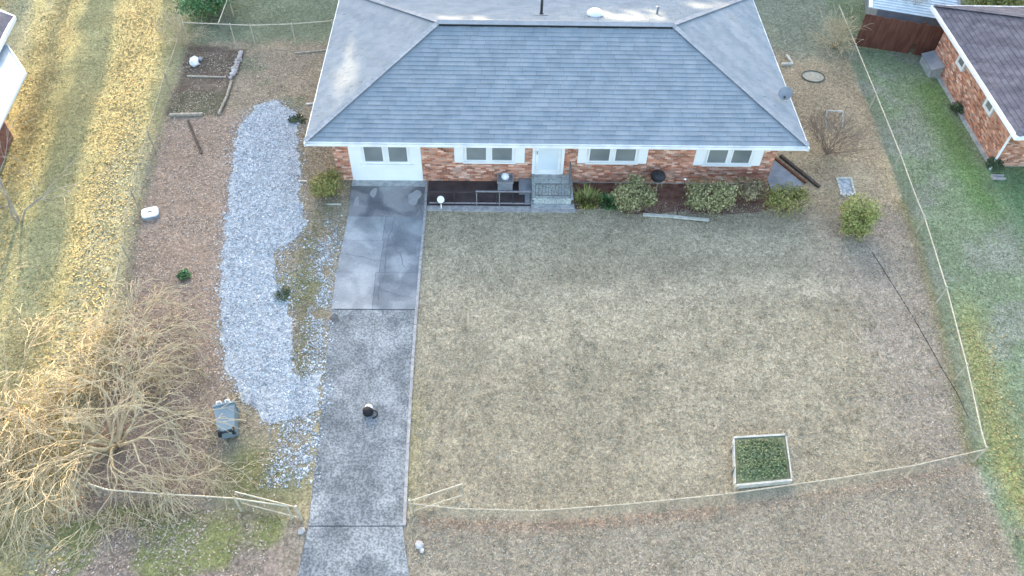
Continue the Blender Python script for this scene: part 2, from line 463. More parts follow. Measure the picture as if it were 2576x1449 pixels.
def ground_color(x, y):
    n1 = vnoise(x, y, 0.25, 1); n2 = vnoise(x, y, 0.8, 11); n3 = vnoise(x, y, 2.2, 21)
    def C(*c): return np.array(c)[None, :]
    def mixc(col, c, w): return col * (1 - w[:, None]) + C(*c) * w[:, None]
    col = np.repeat(C(0.35, 0.30, 0.208), len(x), 0)
    wob = (n2 - 0.5) * 1.6
    wob2 = (n3 - 0.5) * 0.6
    # front lawn variations: worn darker belt, pale straw band, grey leafy right side
    col = mixc(col, (0.30, 0.25, 0.165), 0.45 * sstep(0.5, 0.68, n1))
    col = mixc(col, (0.46, 0.39, 0.27), 0.85 * np.exp(-((y - 17.35 - 0.04 * (x - 4) + wob * 0.4) / 0.35) ** 2) * sstep(-2.5, 0.5, x) * (1 - sstep(4, 14, x)) * sstep(0.3, 0.6, n2))
    col = mixc(col, (0.42, 0.36, 0.255), 0.6 * sstep(0.45, 0.7, n2) * sstep(3, 8, x) * (1 - sstep(12, 14, x)) * sstep(11, 13, y) * (1 - sstep(16.5, 18, y)))
    col = mixc(col, (0.30, 0.25, 0.20), 0.85 * sstep(10.8, 13.3, x + wob))
    col = mixc(col, (0.30, 0.265, 0.12), 0.6 * (1 - sstep(-2.6, -1.7, x + wob2)) * (1 - sstep(12.5, 14.5, y)))
    bands = vnoise(x * 0.12 + 3, y * 1.0 + 0.03 * x, 0.9, 131, 2)
    col = col * (0.92 + 0.16 * sstep(0.3, 0.7, bands))[:, None]
    # outside the front fence
    fy = ffence_y(x)
    col = mixc(col, (0.295, 0.25, 0.185), 0.85 * (1 - sstep(-0.15, 0.15, y - fy + wob2 * 0.4)))
    col = mixc(col, (0.29, 0.19, 0.13), 0.9 * np.exp(-((y - fy + 0.12) / 0.16) ** 2) * (x > -2.2) * (0.5 + 0.5 * (x < 6)))
    # beside and behind the house on the right
    w = sstep(20.6, 21.6, y + wob2) * sstep(10.0, 11.0, x)
    col = mixc(col, (0.30, 0.24, 0.155), w)
    col = mixc(col, (0.40, 0.32, 0.20), w * 0.8 * sstep(0.48, 0.62, n1))
    col = mixc(col, (0.165, 0.185, 0.135), 0.9 * sstep(30.3, 32.2, y + wob) * (x > 2))
    # left: leaf-strewn dirt between fence and gravel
    lf = lfence_x(y)
    wl = (1 - sstep(-6.0, -4.5, x))
    col = mixc(col, (0.245, 0.205, 0.145), wl)
    leaf = wl * sstep(0.0, 0.3, x - lf) * (1 - sstep(-9.4, -8.2, x - (16 - y) * 0.18 * (y < 16)))
    col = mixc(col, (0.27, 0.205, 0.155), leaf * (1 - sstep(26.3, 27.5, y)))
    col = mixc(col, (0.20, 0.20, 0.10), wl * 0.7 * sstep(0.52, 0.68, n2) * (y < 20) * sstep(-8.5, -7.2, x))
    col = mixc(col, (0.265, 0.22, 0.155), wl * sstep(26.2, 27.4, y) * sstep(0, 0.3, x - lf))
    col = mixc(col, (0.15, 0.16, 0.10), wl * sstep(26.2, 27.4, y) * sstep(0, 0.3, x - lf) * 0.8 * sstep(0.5, 0.65, n2))
    col = mixc(col, (0.16, 0.18, 0.115), sstep(31.6, 32.4, y + wob2) * wl)
    # moss and brown patches outside the left front fence
    out = wl * (1 - sstep(-0.1, 0.2, y - fy))
    col = mixc(col, (0.26, 0.20, 0.16), out * 0.8)
    col = mixc(col, (0.19, 0.20, 0.075), out * sstep(0.50, 0.62, n2) * 0.9)
    col = mixc(col, (0.15, 0.165, 0.055), wl * np.exp(-((x + 7.0) ** 2 + (y - 10.6) ** 2) / 0.7) * 0.8)
    # neighbour's lot on the left: thin grass under yellow leaves, sun strips painted in
    nl = 1 - sstep(-0.25, 0.1, x - lf + wob2 * 0.3)
    col = mixc(col, (0.25, 0.245, 0.13), nl)
    col = mixc(col, (0.33, 0.275, 0.135), nl * 0.85 * golden(x, y, n2))  # strips of sunlight painted into the ground colour
    col = mixc(col, (0.215, 0.225, 0.165), nl * 0.7 * sstep(0.5, 0.6, vnoise(x + 0.19 * y, y * 0.12, 0.5, 41)))
    # neighbour's lawn on the right
    rf = rfence_x(y)
    nr = sstep(-0.1, 0.15, x - rf + wob2 * 0.2)
    col = mixc(col, (0.19, 0.23, 0.14), nr)
    col = mixc(col, (0.235, 0.245, 0.19), nr * 0.9 * sstep(0.48, 0.62, n2))
    col = mixc(col, (0.13, 0.215, 0.075), nr * 0.9 * np.exp(-((x - 18.85 - (y - 26) * 0.05 + wob * 0.3) / 0.8) ** 2) * sstep(20, 22, y) * (1 - sstep(29, 30, y)))
    col = mixc(col, (0.11, 0.20, 0.09), nr * 0.8 * sstep(19.0, 20.0, x + wob) * (1 - sstep(23.4, 24.2, y)))
    col = mixc(col, (0.29, 0.29, 0.10), nr * 0.85 * np.exp(-((x - rf - 0.95 + wob * 0.25) / 0.5) ** 2) * (1 - sstep(15, 18, y)))  # yellow-green patch imitates dappled sunlight beside the fence
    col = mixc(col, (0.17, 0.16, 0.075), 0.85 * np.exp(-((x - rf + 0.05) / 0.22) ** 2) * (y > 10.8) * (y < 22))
    col = mixc(col, (0.10, 0.075, 0.06), (inpoly(x, y, [(-13.6, 26.5), (-11.4, 26.5), (-11.35, 31.3), (-13.9, 31.6)]) * 1.0) * (0.5 + 0.5 * n3))
    col = mixc(col, (0.09, 0.12, 0.06), inpoly(x, y, [(-13.5, 26.6), (-11.5, 26.6), (-11.5, 28.2), (-13.5, 28.2)]) * 0.8 * n3)
    return col

fx = np.arange(-32, 32.01, 0.2); fy_ = np.arange(2, 46.01, 0.2)
gx = np.concatenate([[-600, -300, -150, -80, -45], fx, [45, 80, 150, 300, 600]])
gy = np.concatenate([[-500, -200, -80, -30, -10], fy_, [52, 65, 90, 150, 300, 700]])
X, Y = np.meshgrid(gx, gy, indexing='ij')
xf = X.ravel(); yf = Y.ravel()
zf = 0.0 * xf
V = np.stack([xf, yf, zf], 1)
nx, ny = len(gx), len(gy)
I, J = np.meshgrid(np.arange(nx - 1), np.arange(ny - 1), indexing='ij')
a = (I * ny + J).ravel()
F = np.stack([a, a + ny, a + ny + 1, a + 1], 1)
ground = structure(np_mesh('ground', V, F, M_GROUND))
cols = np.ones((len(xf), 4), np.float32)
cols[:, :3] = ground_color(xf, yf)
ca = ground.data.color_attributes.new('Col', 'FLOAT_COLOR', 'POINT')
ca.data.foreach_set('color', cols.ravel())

# ------------------------------------------------------------------ driveway of slabs
drv = MB().sheet([(-5.55, 22.72), (-5.42, 20.7), (-5.5, 18), (-5.42, 16.2), (-5.16, 11.5), (-5.06, 8.9), (-5.12, 7.5), (-5.6, 5.0), (-1.6, 5.0), (-2.2, 7.5), (-2.46, 8.75), (-2.56, 11), (-2.66, 15), (-2.66, 21), (-2.7, 22.72)], 0.004).build('driveway', M_CRACK)
structure(drv)
drv['label'] = 'concrete driveway of weathered slabs leading to the white garage wall'

def dl(y): return float(np.interp(y, [5.0, 7.5, 8.9, 11.5, 15.8, 16.4, 18.1, 20.7, 22.72], [-5.6, -5.1, -5.04, -5.16, -5.4, -5.44, -5.49, -5.42, -5.52]))
def dr(y): return float(np.interp(y, [5.0, 7.5, 8.75, 11, 15, 19, 21, 22.72], [-1.7, -2.2, -2.48, -2.57, -2.66, -2.68, -2.66, -2.72]))

def slab(y0, y1, f0, f1, h, material):
    g = 0.004
    m = MB()
    n = 6
    ys = [y0 + g + (y1 - y0 - 2 * g) * k / n for k in range(n + 1)]
    jl = lambda y, f: dl(y) + (dr(y) - dl(y)) * f
    left = [(jl(y, f0) + (g if f0 > 0 else 0), y) for y in ys]
    right = [(jl(y, f1) - (g if f1 < 1 else 0), y) for y in ys]
    m.prism(right + left[::-1], 0.0, h)
    return m.build('slab', material, drv)

slab(22.35, 22.72, 0, 1, 0.035, M_CONC)
slab(20.72, 22.35, 0, 1, 0.030, M_CONC_APRON)
slab(19.52, 20.72, 0, 0.5, 0.033, M_CONC_PALE); slab(19.52, 20.72, 0.5, 1, 0.031, M_CONC_UP)
slab(18.02, 19.52, 0, 0.52, 0.031, M_CONC_PALE); slab(18.02, 19.52, 0.52, 1, 0.033, M_CONC_UP)
slab(16.4, 18.02, 0, 0.48, 0.034, M_CONC_PALE); slab(16.4, 18.02, 0.48, 1, 0.030, M_CONC_UP)
slab(8.9, 16.36, 0, 1, 0.027, M_CONC_LOW)
slab(5.0, 8.88, 0, 1, 0.026, M_CONC_LOW)

def ribbon(pts, w, z, name, material, parent):
    m = MB()
    P = [Vector((x, y, 0)) for x, y in pts]
    for i in range(len(P) - 1):
        d = (P[i + 1] - P[i]).normalized(); nrm = Vector((-d.y, d.x, 0))
        w0 = w * random.uniform(0.6, 1.3) / 2
        q = [P[i] - nrm * w0, P[i + 1] - nrm * w0, P[i + 1] + nrm * w0, P[i] + nrm * w0]
        m.add([(v.x, v.y, z) for v in q], [(0, 1, 2, 3)])
    return m.build(name, material, parent)

def crack(p0, p1, wob, n, w=0.018):
    pts = []
    for k in range(n + 1):
        t = k / n
        pts.append((p0[0] + (p1[0] - p0[0]) * t + random.uniform(-wob, wob), p0[1] + (p1[1] - p0[1]) * t + random.uniform(-wob, wob) * 0.6))
    return ribbon(pts, w, 0.0375, 'crack', M_CRACK, drv)
crack((-3.75, 20.5), (-3.95, 16.6), 0.07, 16)
crack((-3.6, 19.5), (-3.2, 18.2), 0.08, 8)
crack((-3.9, 16.2), (-3.85, 10.2), 0.06, 22, 0.014)
crack((-5.3, 18.9), (-3.9, 18.5), 0.05, 8, 0.014)
crack((-3.9, 17.2), (-2.8, 16.9), 0.05, 7, 0.014)
# pale worn patches on the stained apron
def blob(cx, cy, rx, ry, seed, n=18):
    rd = random.Random(seed)
    ph = [rd.uniform(0, 6.28) for _ in range(3)]
    pts = []
    for k in range(n):
        t = 2 * math.pi * k / n
        r = 1 + 0.18 * math.sin(2 * t + ph[0]) + 0.12 * math.sin(3 * t + ph[1]) + 0.06 * math.sin(5 * t + ph[2])
        pts.append((cx + rx * r * math.cos(t), cy + ry * r * math.sin(t)))
    return pts
for i, (cx, cy, rx, ry) in enumerate(((-4.62, 21.98, 0.14, 0.22), (-4.13, 22.2, 0.15, 0.14), (-3.07, 21.75, 0.24, 0.38), (-5.2, 21.5, 0.08, 0.3), (-3.45, 22.26, 0.10, 0.05))):
    MB().sheet(blob(cx, cy, rx, ry, i), 0.0345).build('worn_patch', M_CONC_PATCH, drv)
MB().sheet(blob(-5.28, 16.0, 0.17, 0.16, 33), 0.0325).build('oil_spot', mat('oil_stain', (0.07, 0.075, 0.08), (0.12, 0.125, 0.13), scale=6), drv)

# raised edging along the lawn side of the drive
cb = MB()
yy = 8.9
segs = []
while yy < 22.6:
    l = random.uniform(1.0, 1.6); y2 = min(yy + l, 22.66)
    o = MB().add([(dr(yy), yy + 0.01, 0), (dr(yy) + 0.09, yy + 0.01, 0), (dr(y2) + 0.09, y2 - 0.01, 0), (dr(y2), y2 - 0.01, 0),
                  (dr(yy), yy + 0.01, 0.06), (dr(yy) + 0.09, yy + 0.01, 0.055), (dr(y2) + 0.09, y2 - 0.01, 0.06), (dr(y2), y2 - 0.01, 0.065)],
                 [(3, 2, 1, 0), (4, 5, 6, 7), (0, 1, 5, 4), (1, 2, 6, 5), (2, 3, 7, 6), (3, 0, 4, 7)])
    o.build('edging_stone', M_CURB, drv)
    yy = y2

# ------------------------------------------------------------------ gravel drive
GRAVEL_CORE = [p for p in GRAVEL if p[1] > 11.5]
def ragged(poly, step, amp, seed):
    rd = random.Random(seed); out = []
    for i in range(len(poly)):
        p = poly[i]; q = poly[(i + 1) % len(poly)]
        n = max(1, int(math.hypot(q[0] - p[0], q[1] - p[1]) / step))
        for k in range(n):
            t = k / n
            out.append((p[0] + (q[0] - p[0]) * t + rd.uniform(-amp, amp), p[1] + (q[1] - p[1]) * t + rd.uniform(-amp, amp)))
    return out
gd = structure(MB().sheet(ragged(GRAVEL_CORE, 0.22, 0.10, 5), 0.006).build('gravel_drive', M_GRAVELBASE))

def stones(P, r, name, material, label):
    """many small octahedral stones in one mesh"""
    n = len(P)
    base = np.array([(1, 0, 0), (0, 1, 0), (-1, 0, 0), (0, -1, 0), (0, 0, 1)], float)
    ang = rng.uniform(0, 6.28, n); ca_, sa_ = np.cos(ang), np.sin(ang)
    jit = rng.uniform(0.6, 1.3, (n, 5, 1))
    b = base[None] * jit * r[:, None, None]
    vx = b[:, :, 0] * ca_[:, None] - b[:, :, 1] * sa_[:, None]
    vy = b[:, :, 0] * sa_[:, None] + b[:, :, 1] * ca_[:, None]
    Vv = np.stack([P[:, 0, None] + vx, P[:, 1, None] + vy, P[:, 2, None] + b[:, :, 2] * 0.8], -1).reshape(-1, 3)
    f = np.array([(0, 1, 4), (1, 2, 4), (2, 3, 4), (3, 0, 4)])
    Ff = (np.arange(n)[:, None, None] * 5 + f[None]).reshape(-1, 3)
    o = np_mesh(name, Vv, Ff, material)
    o['kind'] = 'stuff'; o['label'] = label; o['category'] = 'gravel'
    return o

n = 70000
px = rng.uniform(-10.8, -5.0, n); py = rng.uniform(10.4, 28, n)
edge = [(x, y) for x, y in GRAVEL]
ok = inpoly(px + rng.normal(0, 0.2, n), py + rng.normal(0, 0.2, n), edge)
ok &= rng.random(n) < (0.35 + 0.85 * vnoise(px, py, 1.2, 61)) * (0.6 + 0.4 * sstep(11.0, 13.5, py))
px, py = px[ok], py[ok]
# scattered stones along the left edge of the concrete and through the weeds
m2 = 26000
qx = rng.uniform(-8.0, -4.9, m2); qy = rng.uniform(10.0, 21.0, m2)
dens = np.exp(-((qx - np.interp(qy, [10, 13, 16, 18, 21], [-5.35, -5.5, -5.85, -6.0, -6.1])) / 0.40) ** 2) * sstep(9.8, 11, qy) * (1 - sstep(19.4, 21, qy))
dens = np.maximum(dens, 0.30 * np.exp(-((qx + 7.1) / 0.5) ** 2) * (qy > 16) * (qy < 20))
dens = np.maximum(dens, 0.75 * (qy < 13.8) * sstep(-6.8 + (13.8 - 13.8), -6.0, qx))
dens *= sstep(0.30, 0.55, vnoise(qx, qy, 1.6, 71))
keep = (rng.random(m2) < dens) & ~((qx > np.array([dl(t) for t in qy]) + 0.5 * rng.random(m2) ** 2.5))
qx, qy = qx[keep], qy[keep]
P = np.stack([np.concatenate([px, qx]), np.concatenate([py, qy]), np.full(len(px) + len(qx), 0.012)], 1)
P[:, 2] += np.where(P[:, 0] > np.array([dl(t) for t in P[:, 1]]), 0.022, 0)
stones(P, np.clip(rng.lognormal(-3.85, 0.38, len(P)), 0.010, 0.055), 'gravel', M_STONE, 'loose pale blue grey gravel spread over the curved side drive')

# ------------------------------------------------------------------ grass blades and fallen leaves
def blades(P, h, lean, w, name, material, label, cat):
    n = len(P); ang = rng.uniform(0, 6.283, n); la = rng.uniform(0, 6.283, n)
    dx, dy = np.cos(ang) * w / 2, np.sin(ang) * w / 2
    b0 = np.stack([P[:, 0] - dx, P[:, 1] - dy, np.full(n, 0.001)], 1)
    b1 = np.stack([P[:, 0] + dx, P[:, 1] + dy, np.full(n, 0.001)], 1)
    t = np.stack([P[:, 0] + np.cos(la) * lean, P[:, 1] + np.sin(la) * lean, h], 1)
    Vv = np.stack([b0, b1, t], 1).reshape(-1, 3)
    o = np_mesh(name, Vv, np.arange(3 * n).reshape(-1, 3), material)
    o['kind'] = 'stuff'; o['label'] = label; o['category'] = cat
    return o

HOUSE_FOOT = [(-6.1, 22.7), (10.5, 22.7), (10.5, 31.4), (-6.1, 31.4)]
PATIO = [(-2.7, 21.0), (2.95, 21.0), (2.95, 22.8), (-2.7, 22.8)]
def free(x, y):
    d = (x > np.interp(y, [5, 7.5, 11.5, 16, 22.7], [-5.7, -5.15, -5.2, -5.5, -5.6])) & (x < np.interp(y, [5, 7.5, 8.75, 15, 22.7], [-1.6, -2.15, -2.4, -2.55, -2.6])) & (y < 22.75)
    return ~(d | inpoly(x, y, HOUSE_FOOT) | inpoly(x, y, PATIO) | inpoly(x, y, GRAVEL))

n = 230000
x = rng.uniform(-3, 15.6, n); y = rng.uniform(6.5, 21.6, n)
k = free(x, y) & (x < rfence_x(y) - 0.1) & (rng.random(n) < 0.35 + 0.9 * vnoise(x, y, 1.5, 81)) & ~inpoly(x, y, [(6.8, 10), (8.6, 10.1), (8.6, 11.7), (6.9, 11.6)])
x, y = x[k], y[k]
blades(np.stack([x, y], 1), rng.uniform(0.015, 0.05, len(x)), rng.uniform(0.02, 0.07, len(x)), rng.uniform(0.012, 0.028, len(x)),
       'straw_grass', M_STRAW, 'dormant straw coloured grass of the front lawn', 'grass')
nt = 2200
tx = rng.uniform(-2.4, 15, nt); ty = rng.uniform(7, 21.2, nt)
kt = free(tx, ty) & (tx < rfence_x(ty) - 0.15) & (rng.random(nt) < sstep(0.35, 0.7, vnoise(tx, ty, 0.6, 151)) + 0.15) & ~inpoly(tx, ty, [(6.6, 9.8), (8.8, 9.9), (8.8, 11.9), (6.7, 11.8)])
tx, ty = np.repeat(tx[kt], 16), np.repeat(ty[kt], 16)
tx = tx + rng.normal(0, 0.05, len(tx)); ty = ty + rng.normal(0, 0.05, len(ty))
blades(np.stack([tx, ty], 1), rng.uniform(0.03, 0.10, len(tx)), rng.uniform(0.02, 0.10, len(tx)), rng.uniform(0.012, 0.026, len(tx)),
       'grass_tufts', M_STRAW, 'taller straw tufts dotted over the front lawn', 'grass')
n = 150000
x = rng.uniform(13.8, 30, n); y = rng.uniform(6, 40, n)
k = (x > rfence_x(y) + 0.05) & ~inpoly(x, y, [(19.6, 23.8), (32, 23.8), (32, 33), (20.5, 33)])
xl = rng.uniform(-28, -4, n); yl = rng.uniform(6, 40, n)
k2 = free(xl, yl) & ((xl < lfence_x(yl)) | (yl > 31.5) | (yl < 9.6) | (xl > -8.4)) & (rng.random(n) < 0.7 * sstep(0.35, 0.6, vnoise(xl, yl, 0.9, 91)))
xr = rng.uniform(-6, 16, n // 3); yr = rng.uniform(21, 40, n // 3)
k3 = free(xr, yr) & ((yr > 30.5) | (xr > 10.7)) & (rng.random(n // 3) < 0.25)
x = np.concatenate([x[k], xl[k2], xr[k3]]); y = np.concatenate([y[k], yl[k2], yr[k3]])
blades(np.stack([x, y], 1), rng.uniform(0.02, 0.07, len(x)), rng.uniform(0.02, 0.07, len(x)), rng.uniform(0.012, 0.03, len(x)),
       'green_grass', M_GRASS, 'patchy green winter grass of the neighbouring yards', 'grass')

def leaves(P, s, tilt, name, material, label):
    n = len(P); ang = rng.uniform(0, 6.283, n)
    c, s_ = np.cos(ang), np.sin(ang)
    q = np.array([(-0.5, 0), (0, -0.32), (0.5, 0), (0, 0.32)])
    lx = q[None, :, 0] * s[:, None]; ly = q[None, :, 1] * s[:, None]
    vx = P[:, 0, None] + lx * c[:, None] - ly * s_[:, None]
    vy = P[:, 1, None] + lx * s_[:, None] + ly * c[:, None]
    vz = P[:, 2, None] + rng.normal(0, 1, (n, 4)) * tilt * s[:, None]
    Vv = np.stack([vx, vy, np.maximum(vz, 0.004)], -1).reshape(-1, 3)
    o = np_mesh(name, Vv, np.arange(4 * n).reshape(-1, 4), material)
    o['kind'] = 'stuff'; o['label'] = label; o['category'] = 'leaves'
    return o

n = 60000
x = rng.uniform(-14, -6, n); y = rng.uniform(6, 31, n)
lw = np.where(x < -8.2 - (y < 14) * -0.4, 1.0, 0.35) * sstep(0.2, 0.5, vnoise(x, y, 0.8, 101))
k = free(x, y) & (x > lfence_x(y) - 0.2) & (rng.random(n) < lw * np.where(y > 26.5, 0.4, 0.8))
x2 = rng.uniform(9, 15.6, n // 3); y2 = rng.uniform(6.5, 33, n // 3)
k2 = free(x2, y2) & (x2 < rfence_x(y2)) & (rng.random(n // 3) < 0.45 * sstep(9, 13.5, x2))
x3 = rng.uniform(-3, 14, n // 3); y3 = rng.uniform(6.5, 10.5, n // 3)
k3 = free(x3, y3) & (y3 < ffence_y(x3) + 0.2) & (rng.random(n // 3) < 0.22)
x5 = rng.uniform(-2.4, 13, 1500); y5 = rng.uniform(9, 21, 1500); k5 = free(x5, y5)
x = np.concatenate([x[k], x2[k2], x3[k3], x5[k5]]); y = np.concatenate([y[k], y2[k2], y3[k3], y5[k5]])
leaves(np.stack([x, y, np.full(len(x), 0.014)], 1), rng.uniform(0.035, 0.085, len(x)), 0.16, 'fallen_leaves', M_LEAFFALL, 'brown fallen leaves littering the ground inside the fences')
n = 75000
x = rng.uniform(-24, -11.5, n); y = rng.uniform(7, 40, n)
k = (x < lfence_x(y) + 0.1) & (rng.random(n) < 0.95 * golden(x, y, vnoise(x, y, 0.8, 11)))  # leaves laid along the strips to strengthen the sunlit look
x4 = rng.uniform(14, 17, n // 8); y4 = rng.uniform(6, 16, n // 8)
k4 = (x4 > rfence_x(y4) + 0.3) & (rng.random(n // 8) < 0.35 * np.exp(-((x4 - rfence_x(y4) - 1.0) / 0.6) ** 2))  # more leaves on the painted sun patch by the right fence
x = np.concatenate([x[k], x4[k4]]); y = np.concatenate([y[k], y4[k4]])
leaves(np.stack([x, y, np.full(len(x), 0.014)], 1), rng.uniform(0.05, 0.11, len(x)), 0.18, 'golden_leaves', M_LEAFGOLD, 'golden fallen leaves placed to imitate sunlit strips and patches on the neighbouring lots')

# ------------------------------------------------------------------ shingled roofs
def shingle_plane(P0, P1, upv, height_h, k_l, k_r, ncourse, tabw, roof, material, course_name='shingle_course', seed=0, vstart=0):
    """P0->P1 is the eave, upv unit vector up the slope, slope length height_h;
    the course ends move inward by k_l / k_r metres per metre of slope."""
    rd = random.Random(seed)
    P0 = Vector(P0); P1 = Vector(P1); e = (P1 - P0); L = e.length; e.normalize()
    nrm = e.cross(upv).normalized()
    dv = height_h / ncourse
    for c in range(vstart, ncourse):
        v0, v1 = c * dv, (c + 1) * dv + 0.02
        m = MB()
        off = rd.uniform(0, tabw)
        sag = 0.0
        u = -off
        while u < L + tabw:
            ua, ub = u + 0.003, u + tabw - 0.003
            u += tabw
            def cl(uu, v): return min(max(uu, v * k_l), L - v * k_r)
            a0, b0, a1, b1 = cl(ua, v0), cl(ub, v0), cl(ua, v1), cl(ub, v1)
            if b0 - a0 < 0.01: continue
            lift = 0.032 + rd.uniform(-0.006, 0.008); dip = rd.uniform(-0.008, 0.008)
            q = lambda uu, v, h: P0 + e * uu + upv * v + nrm * h
            vs = [q(a0, v0 - 0.004 + dip, lift), q(b0, v0 - 0.004 + dip, lift), q(b1, v1, 0.006), q(a1, v1, 0.006),
                  q(a0, v0 - 0.004 + dip, 0.002), q(b0, v0 - 0.004 + dip, 0.002)]
            m.add(vs, [(0, 1, 2, 3), (4, 5, 1, 0), (4, 0, 3), (1, 5, 2)])
        if m.v:
            m.build(course_name, material, roof)

def cap_line(P0, P1, n1, n2, w, npieces, roof, name, material, seed=0):
    """overlapping folded caps along a hip or ridge"""
    P0 = Vector(P0); P1 = Vector(P1); d = P1 - P0; L = d.length; d.normalize()
    s1 = d.cross(n1).normalized(); s2 = n2.cross(d).normalized()
    m = MB(); rd = random.Random(seed)
    st = L / npieces
    for k in range(npieces):
        a = P0 + d * (k * st); b = P0 + d * ((k + 1.12) * st)
        up_ = (n1 + n2).normalized()
        lo, hi = 0.034 + rd.uniform(-0.003, 0.003), 0.022
        A, B_ = a + up_ * (lo + 0.02), b + up_ * (hi + 0.02)
        # side points lie on each plane
        vs = [A, B_, b - s1 * w + n1 * hi, a - s1 * w + n1 * lo, b - s2 * w + n2 * hi, a - s2 * w + n2 * lo,
              a - s1 * w + n1 * 0.005, a - s2 * w + n2 * 0.005, a]
        m.add(vs, [(0, 1, 2, 3), (1, 0, 5, 4), (8, 0, 3, 6), (0, 8, 7, 5)])
    return m.build(name, material, roof)

XL, XR, YF, YB = -6.72, 11.10, 21.94, 32.0
ZE, ZR = 2.51, 4.42
HD = 4.57
BD = YB - YF - HD
YR = YF + HD
SL = math.hypot(HD, ZR - ZE)
CP, SP = HD / SL, (ZR - ZE) / SL
SB = math.hypot(BD, ZR - ZE)

house = thing('brick_house', 'long single storey red brick house with blue grey hipped shingle roof', 'house', (2.2, 26.5, 0))
# walls
WX0, WX1, WY0, WY1 = -6.02, 10.42, 22.70, 31.3
wl_ = MB().box(WX0, WX1, WY0, WY1, 0.0, 2.42).build('wall', M_MORTAR, house)
# garage infill spans x -5.45..-2.8 ; openings on the front
OPEN = [(-5.46, -2.80, 0.0, 2.4), (-1.56, 1.05, 0.98, 2.4), (1.34, 2.53, 0.44, 2.4), (3.03, 5.62, 1.0, 2.4), (7.40, 9.92, 0.95, 2.4)]
bm = MB(); rd = random.Random(3)
zc = 0.03; row = 0
while zc < 2.36:
    xx = WX0 - 0.006 - (0.105 if row % 2 else 0.0)
    while xx < WX1:
        x0, x1 = max(xx, WX0 - 0.006), min(xx + 0.198, WX1 + 0.006)
        xx += 0.209
        if x1 - x0 < 0.02: continue
        segs = [(x0, x1)]
        for (ox0, ox1, oz0, oz1) in OPEN:
            if zc + 0.06 > oz0 and zc < oz1:
                ns = []
                for s0, s1 in segs:
                    if s1 <= ox0 or s0 >= ox1: ns.append((s0, s1)); continue
                    if s0 < ox0: ns.append((s0, ox0))
                    if s1 > ox1: ns.append((ox1, s1))
                segs = ns
        for s0, s1 in segs:
            if s1 - s0 > 0.02:
                p = 0.010 + rd.uniform(-0.003, 0.006)
                bm.add([(s0, WY0 - p, zc), (s1, WY0 - p, zc), (s1, WY0 - p, zc + 0.064), (s0, WY0 - p, zc + 0.064),
                        (s0, WY0 + 0.01, zc), (s1, WY0 + 0.01, zc), (s1, WY0 + 0.01, zc + 0.064), (s0, WY0 + 0.01, zc + 0.064)],
                       [(0, 1, 2, 3), (3, 2, 6, 7), (0, 4, 5, 1), (0, 3, 7, 4), (1, 5, 6, 2)])
    zc += 0.0745; row += 1
# side walls, laid as courses of bricks too
for (xw, sg) in ((WX0, -1), (WX1, 1)):
    zc = 0.03; row = 0
    while zc < 2.36:
        y_ = WY0 + 0.02 + (0.105 if row % 2 else 0)
        while y_ < WY1 - 0.2:
            p = 0.010 + rd.uniform(-0.003, 0.005)
            a0, a1 = sorted((xw + sg * p, xw - sg * 0.01))
            bm.add([(xw + sg * p, y_, zc), (xw + sg * p, y_ + 0.198, zc), (xw + sg * p, y_ + 0.198, zc + 0.064), (xw + sg * p, y_, zc + 0.064)], [(0, 1, 2, 3) if sg > 0 else (3, 2, 1, 0)])
            y_ += 0.209
        zc += 0.0745; row += 1
bo = bm.build('brickwork', M_BRICK, house); bo['kind'] = 'stuff'

def sash(x0, x1, z0, z1, y, par):
    f = 0.045
    m = MB()
    m.box(x0, x1, y - 0.045, y, z0, z0 + f); m.box(x0, x1, y - 0.045, y, z1 - f, z1)
    m.box(x0, x0 + f, y - 0.045, y, z0 + f, z1 - f); m.box(x1 - f, x1, y - 0.045, y, z0 + f, z1 - f)
    m.box(x0 + f, x1 - f, y - 0.035, y, (z0 + z1) / 2 + 0.08, (z0 + z1) / 2 + 0.115)
    s = m.build('sash', M_WHITE, par)
    MB().box(x0 + f, x1 - f, y - 0.012, y + 0.002, z0 + f, z1 - f).build('pane', M_PANE, par)
    return s

def window(x0, x1, z0, z1, panes, par, shutter=True):
    w = MB()
    y = WY0 - 0.018
    # back board
    w.box(panes[0][0] - 0.07, panes[1][1] + 0.07, y - 0.02, WY0 + 0.01, z0 + 0.06, z1)
    win = w.build('window', M_TRIM, par)
    for p in panes:
        sash(p[0], p[1], z0 + 0.10, z1 - 0.06, y - 0.02, win)
    MB().box(panes[0][0] - 0.10, panes[1][1] + 0.10, y - 0.085, WY0 + 0.01, z0, z0 + 0.06).build('sill', M_WHITE, win)
    if shutter:
        MB().box(x0, panes[0][0] - 0.075, y - 0.03, WY0 + 0.01, z0, z1).build('side_panel', M_WHITE, win)
        MB().box(panes[1][1] + 0.075, x1, y - 0.03, WY0 + 0.01, z0, z1).build('side_panel', M_WHITE, win)
    return win

gp = MB().box(-5.46, -2.80, WY0 - 0.03, WY0 + 0.01, 0.04, 2.4).build('garage_infill', M_WHITE, house)
gp['label'] = 'smooth white infill panel where the garage door was'
# window set in the white infill
yb = WY0 - 0.032
gwin = MB().box(-4.98, -3.20, yb - 0.02, yb + 0.01, 0.90, 2.36).build('window', M_TRIM, house)
for p in ((-4.92, -4.16), (-4.02, -3.26)):
    sash(p[0], p[1], 0.98, 2.3, yb - 0.02, gwin)
MB().box(-5.04, -3.14, yb - 0.09, yb + 0.01, 0.84, 0.90).build('sill', M_WHITE, gwin)

window(-1.56, 1.05, 0.98, 2.38, ((-1.15, -0.34), (-0.20, 0.62)), house)
window(3.03, 5.62, 1.0, 2.38, ((3.42, 4.24), (4.38, 5.20)), house)
window(7.40, 9.92, 0.95, 2.38, ((7.84, 8.62), (8.74, 9.50)), house)
